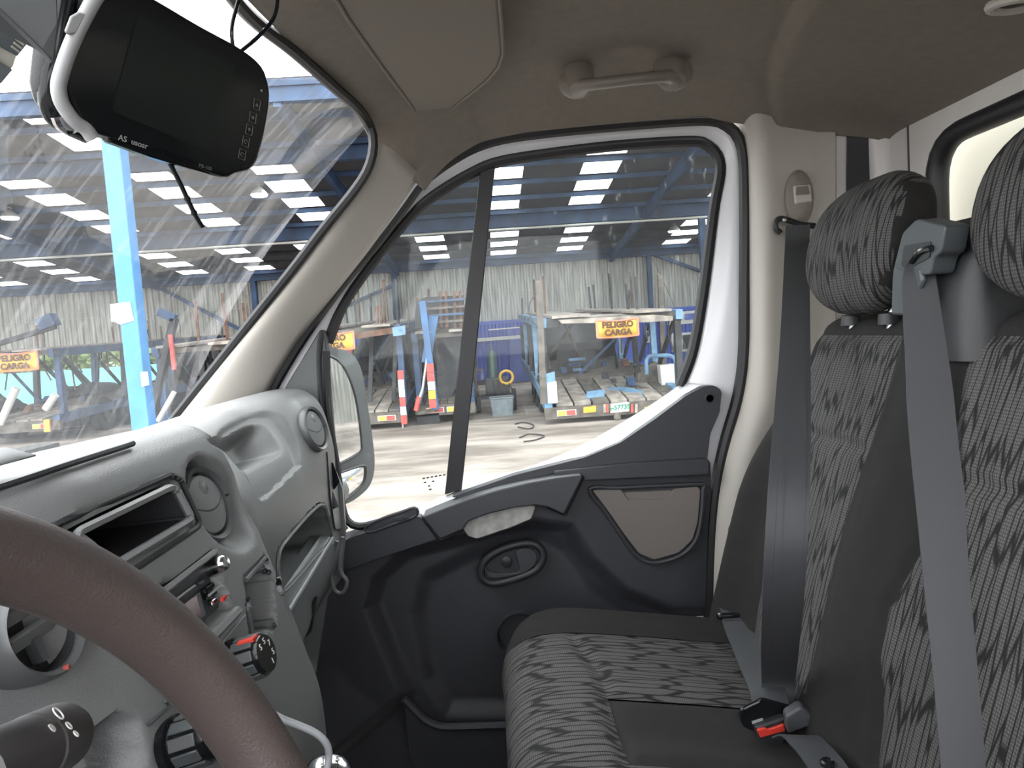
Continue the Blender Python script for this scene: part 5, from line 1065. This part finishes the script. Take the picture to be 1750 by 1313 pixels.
body = [mplane(x, y)[0] for x, y in spline([(a, b, 0) for a, b in outl], 90, closed=True)[:-1, :2]]
mbody = obj('casing', G().prism(body, -MN*.022), 'gloss_black', mm_, bevel=.004, seg=3)
scr = [(200, 210), (236, 24), (262, 20), (420, 108), (412, 150), (370, 268), (350, 280)]
obj('screen_glass', G().prism([mplane(x, y, .0008)[0] for x, y in rpoly([(190, 190), (236, 26), (404, 112), (360, 262)], 8)], MN*.0004), 'screen', mbody)
bz = spline([mplane(x, y, -.004)[0] for x, y in ((176, -22), (160, 2), (136, 46), (118, 86), (104, 128), (100, 150), (104, 172), (114, 190), (128, 208), (146, 220), (158, 236))], 50)
obj('clamp_rim', G().tube(bz, .0065, 10), 'bezel_grey', mm_)
obj('clamp_rim', G().prism([mplane(x, y, -.001)[0] for x, y in ((118, 28), (132, 20), (146, 24), (128, 58), (114, 60), (108, 54))], MN*.003), 'bezel_grey', mm_, bevel=.002)
bz2 = [mplane(x, y, -.030)[0] for x, y in ((112, -10), (104, 40), (96, 90), (86, 130), (84, 165), (90, 190), (104, 206), (150, 228))]
obj('mirror_shell', G().tube(spline(bz2, 40), .010, 10), 'gloss_black', mm_)
obj('mirror_back', G().prism([p-MN*.024 for p in [mplane(x, y)[0] for x, y in ((104, 0), (176, -24), (430, 90), (452, 150), (436, 270), (404, 288), (160, 226), (96, 180), (88, 140))]], -MN*.022), 'dash_dark', mm_, bevel=.012, seg=3)
obj('toggle_lever', G().tube(spline([mplane(x, y, -.012)[0] for x, y in ((98, 200), (104, 214), (116, 220), (128, 212), (130, 200))], 12), .0055, 8), 'chrome', mm_)
obj('lower_lip', G().prism([mplane(x, y, -.004)[0] for x, y in ((180, 226), (272, 256), (392, 290), (384, 304), (366, 300), (262, 270), (190, 244))], -MN*.014), 'gloss_black', mm_, bevel=.002)
for k, (x, y) in enumerate(((439, 179), (432, 201), (426, 222), (420, 242), (414, 264))):
    c_ = mplane(x, y, .0008)[0]; r_ = mplane(x+10, y+4, .0008)[0]-c_; r_ /= np.linalg.norm(r_); u_ = np.cross(MN, r_); u_ = u_ if u_[2] > 0 else -u_
    h_ = .0042; bt_ = obj('touch_button', G().tube([c_+r_*a*h_+u_*b*h_*1.25 for a, b in ((-1, -1), (1, -1), (1, 1), (-1, 1))], .0004, 4, closed=True), 'print_dim', mbody, smooth=False)
    if k in (0, 2): s_ = 1 if k == 0 else -1; obj('button_symbol', G().prism([c_+u_*.0022*s_, c_-u_*.0018*s_+r_*.0022, c_-u_*.0018*s_-r_*.0022], MN*.0003), 'print_dim', bt_, smooth=False)
    elif k == 1: obj('button_symbol', G().prism([c_+r_*a*.0016+u_*b*.0016 for a, b in ((-1, -1), (1, -1), (1, 1), (-1, 1))], MN*.0003), 'print_dim', bt_, smooth=False)
    else: obj('button_symbol', G().tube([c_+r_*.002*math.cos(a)+u_*.002*math.sin(a) for a in np.linspace(0, 5.2, 10)], .0004, 5), 'print_dim', bt_)
obj('status_lamp', G().lathe(mplane(447, 155, .0006)[0], MN, [(.0015, 0), (.001, .0006), (0, .0006)], 10), 'bezel_grey', mbody)
r_ = mplane(400, 300)[0]-mplane(200, 235)[0]; r_ /= np.linalg.norm(r_); u_ = np.cross(MN, r_); u_ = u_ if u_[2] > 0 else -u_
text('maker_mark', 'AS  usoar', .0075, mplane(228, 243, .0016)[0], r_, u_, 'bezel_grey', mbody, .0002); text('maker_mark', 'MI-100', .0055, mplane(351, 286, .0012)[0], r_, u_, 'print_dim', mbody, .0002)
obj('mount_arm', G().tube(spline([mplane(190, 40, -.045)[0], mplane(150, -10, -.07)[0], mplane(115, -60, -.10)[0], A((.56, .345, 2.385))], 14), .014, 12), 'dash_dark', mm_)
# loops of cable over the monitor and a cable end below it
cb = obj('monitor_cable', G().tube(spline([mplane(404, 92, -.01)[0], mplane(398, 78, -.008)[0], mplane(396, 50, -.008)[0], mplane(402, 20, -.01)[0], mplane(416, -20, -.012)[0], mplane(440, -45, -.015)[0], mplane(470, -20, -.015)[0], mplane(474, 5, -.012)[0], mplane(466, 34, -.01)[0], mplane(440, 64, -.01)[0], mplane(416, 84, -.01)[0], mplane(404, 94, -.01)[0]], 70), .0022, 8), 'gloss_black'); tag(cb, 'thin black cable looped above the mirror monitor', 'cable')
cb = obj('cable_tail', G().tube(spline([mplane(284, 268, -.02)[0], mplane(296, 290, -.02)[0], mplane(310, 318, -.02)[0], mplane(325, 350, -.02)[0], mplane(336, 372, -.02)[0], mplane(346, 388, -.02)[0]], 40), [.0026+.0009*(i in (22, 23, 30, 31)) for i in range(40)], 8), 'gloss_black'); tag(cb, 'short black cable tail dangling below the mirror monitor', 'cable')
# driver visor and a label on the windscreen
dv = obj('sun_visor', G().prism([P(-130, -60, X=.46), P(96, -60, X=.50), P(100, 40, X=.50), P(92, 106, X=.50), P(72, 84, X=.49), P(0, 15, X=.46), P(-130, -20, X=.44)], (.004, .005, 0)), 'visor_grey', bevel=.001); tag(dv, 'dark grey driver sun visor folded down beside the monitor', 'sun visor')
lb = thing('windscreen_label', P(10, 80, X=.60), 'cream printed label stuck to the windscreen by the visor', 'label')
def onws(px, py):
    g2 = gp.reshape(-1, 3); x, y = project(g2); k = np.argmin((x-px)**2+(y-py)**2); q = g2[k]
    n_ = np.cross(ws_pt(.05, .5)-ws_pt(-.05, .5), ws_pt(0, .9)-ws_pt(0, .3)); n_ /= np.linalg.norm(n_); n_ = n_ if n_[1] < 0 else -n_
    return P(px, py, n=n_, o=q+n_*.004), n_
nw = onws(20, 80)[1]
obj('paper', G().prism([onws(x, y)[0] for x, y in ((-60, -40), (0, 18), (50, 70), (27, 96), (22, 112), (0, 142), (-60, 100))], nw*.0004), 'cream', lb, smooth=False)
obj('printed_block', G().prism([onws(x, y)[0] for x, y in ((-30, 25), (4, 42), (48, 70), (28, 95), (0, 80), (-30, 62))], nw*.0010), 'grey_box', lb, smooth=False)
obj('printed_block', G().prism([onws(x, y)[0] for x, y in ((-30, 92), (0, 106), (20, 118), (0, 142), (-30, 120))], nw*.0010), 'grey_box', lb, smooth=False)
for k in range(3): obj('printed_line', G().prism([onws(x+(-4*k), y+6*k)[0] for x, y in ((28, 65), (40, 74), (38, 77), (26, 68))], nw*.0014), 'cream', lb, smooth=False)
# ================================================================== passenger visor, grab handle, hook
vz = lambda x, y: P(x, y, n=(-.04, .10, 1), o=(1.1, .05, 2.372))
vis = thing('sun_visor', vz(720, 60), 'beige padded passenger sun visor folded up against the headliner', 'sun visor')
vpx = [(562, -20), (600, 42), (655, 118), (700, 178), (712, 196), (726, 203), (744, 203), (756, 198), (800, 164), (832, 138), (852, 115), (860, 92), (857, 40), (852, -20), (852, -160), (480, -160)]
obj('visor_pad', G().prism([vz(x, y) for x, y in vpx], (0, 0, .014)), 'visor', vis, bevel=.006, seg=3)
obj('visor_piping', G().tube([vz(x, y) for x, y in vpx[:14]], .0028, 6), 'visor', vis)
obj('pivot_pin', G().cyl(vz(738, 205)+A((0, 0, .004)), vz(752, 216)+A((0, 0, .012)), .004, n=10), 'visor', vis)
gh = thing('grab_handle', P(1070, 135, X=1.26), 'taupe grab handle on the headliner above the passenger door', 'grab handle')
hc = spline([P(985, 142, X=1.29), P(1000, 145, X=1.255), P(1030, 142, X=1.238), P(1070, 137, X=1.235), P(1110, 133, X=1.238), P(1138, 130, X=1.255), P(1153, 128, X=1.29)], 40)
hr = [.0215*(1-sstep(0, .2, A(min(i, 39-i)/39)))+.0125 for i in range(40)]
obj('handle_bar', G().tube(hc, [float(r) for r in hr], 16, flat=.8), 'handle_taupe', gh, ang=80)
for px, py in ((990, 142), (1148, 130)): obj('end_mount', G().lathe(P(px, py, X=1.275), (.45, 0, .88), [(.0, -.018), (.022, -.014), (.027, 0), (.028, .03), (.0, .035)], 24), 'handle_taupe', gh)
hk = thing('coat_hook', P(1735, 5, Z=2.335), 'dark round coat hook on the rear headliner', 'hook')
hq = P(1733, 2, Z=2.335)
obj('hook_ring', G().tube([hq+A((.018*math.cos(a), .030*math.sin(a), -.004)) for a in np.linspace(0, 6.283, 28)[:-1]], .0065, 8, closed=True), 'belt_trim', hk)
obj('hook_base', G().lathe(hq, (0, 0, 1), [(0, -.006), (.014, -.004), (.022, .004), (.022, .03), (0, .03)], 20), 'dash_dark', hk)
# ================================================================== wing mirror
wmz = thing('wing_mirror', P(590, 740, X=1.74), 'black wing mirror with two panes outside the passenger window', 'wing mirror')
def wpl(px, py, off=0):
    n = A((-.60, -.80, .02)); n /= np.linalg.norm(n); return P(px, py, n=n, o=A((1.75, .36, 1.80))+n*off), n
WN = wpl(600, 700)[1]
ho = spline([(540, 596, 0), (575, 596, 0), (600, 604, 0), (617, 630, 0), (628, 690, 0), (638, 760, 0), (640, 800, 0), (632, 830, 0), (612, 850, 0), (590, 862, 0), (560, 868, 0), (540, 700, 0)], 90, closed=True)[:-1, :2]
hs = obj('housing', G().rings([[wpl(x, y, .012)[0] for x, y in ho], [wpl(x, y, -.012)[0] for x, y in ho], [wpl(590+(x-590)*.9, 730+(y-730)*.94, -.06)[0] for x, y in ho], [wpl(590+(x-590)*.55, 730+(y-730)*.7, -.10)[0] for x, y in ho]]), 'rubber_grey', wmz, ang=50)
up = spline([(545, 612, 0), (565, 610, 0), (583, 622, 0), (600, 655, 0), (611, 700, 0), (618, 765, 0), (612, 775, 0), (576, 794, 0), (545, 800, 0)], 60, closed=True)[:-1, :2]
lw_ = spline([(550, 816, 0), (580, 808, 0), (618, 796, 0), (625, 803, 0), (622, 824, 0), (608, 840, 0), (585, 855, 0), (555, 860, 0)], 60, closed=True)[:-1, :2]
obj('mirror_pane', G().prism([wpl(x, y, .0135)[0] for x, y in up], WN*.002), 'mirror_glass', hs, smooth=False)
c0 = A(lw_).mean(0); gl_ = G(); rs = []
for k in (1, .8, .6, .4, .2, .02): rs.append([wpl(c0[0]+(x-c0[0])*k, c0[1]+(y-c0[1])*k, .0135+.006*(1-k*k))[0] for x, y in lw_])
obj('wide_angle_pane', gl_.rings(rs), 'mirror_glass', hs, ang=80)
obj('pane_rim', G().tube([wpl(x, y, .0145)[0] for x, y in up], .004, 6, closed=True), 'rubber', hs); obj('pane_rim', G().tube([wpl(x, y, .0145)[0] for x, y in lw_], .004, 6, closed=True), 'rubber', hs)
obj('mount_arm', G().tube(spline([wpl(560, 830, -.05)[0], P(575, 840, X=1.66), P(560, 850, X=1.56)], 10), .03, 12), 'rubber_grey', wmz)
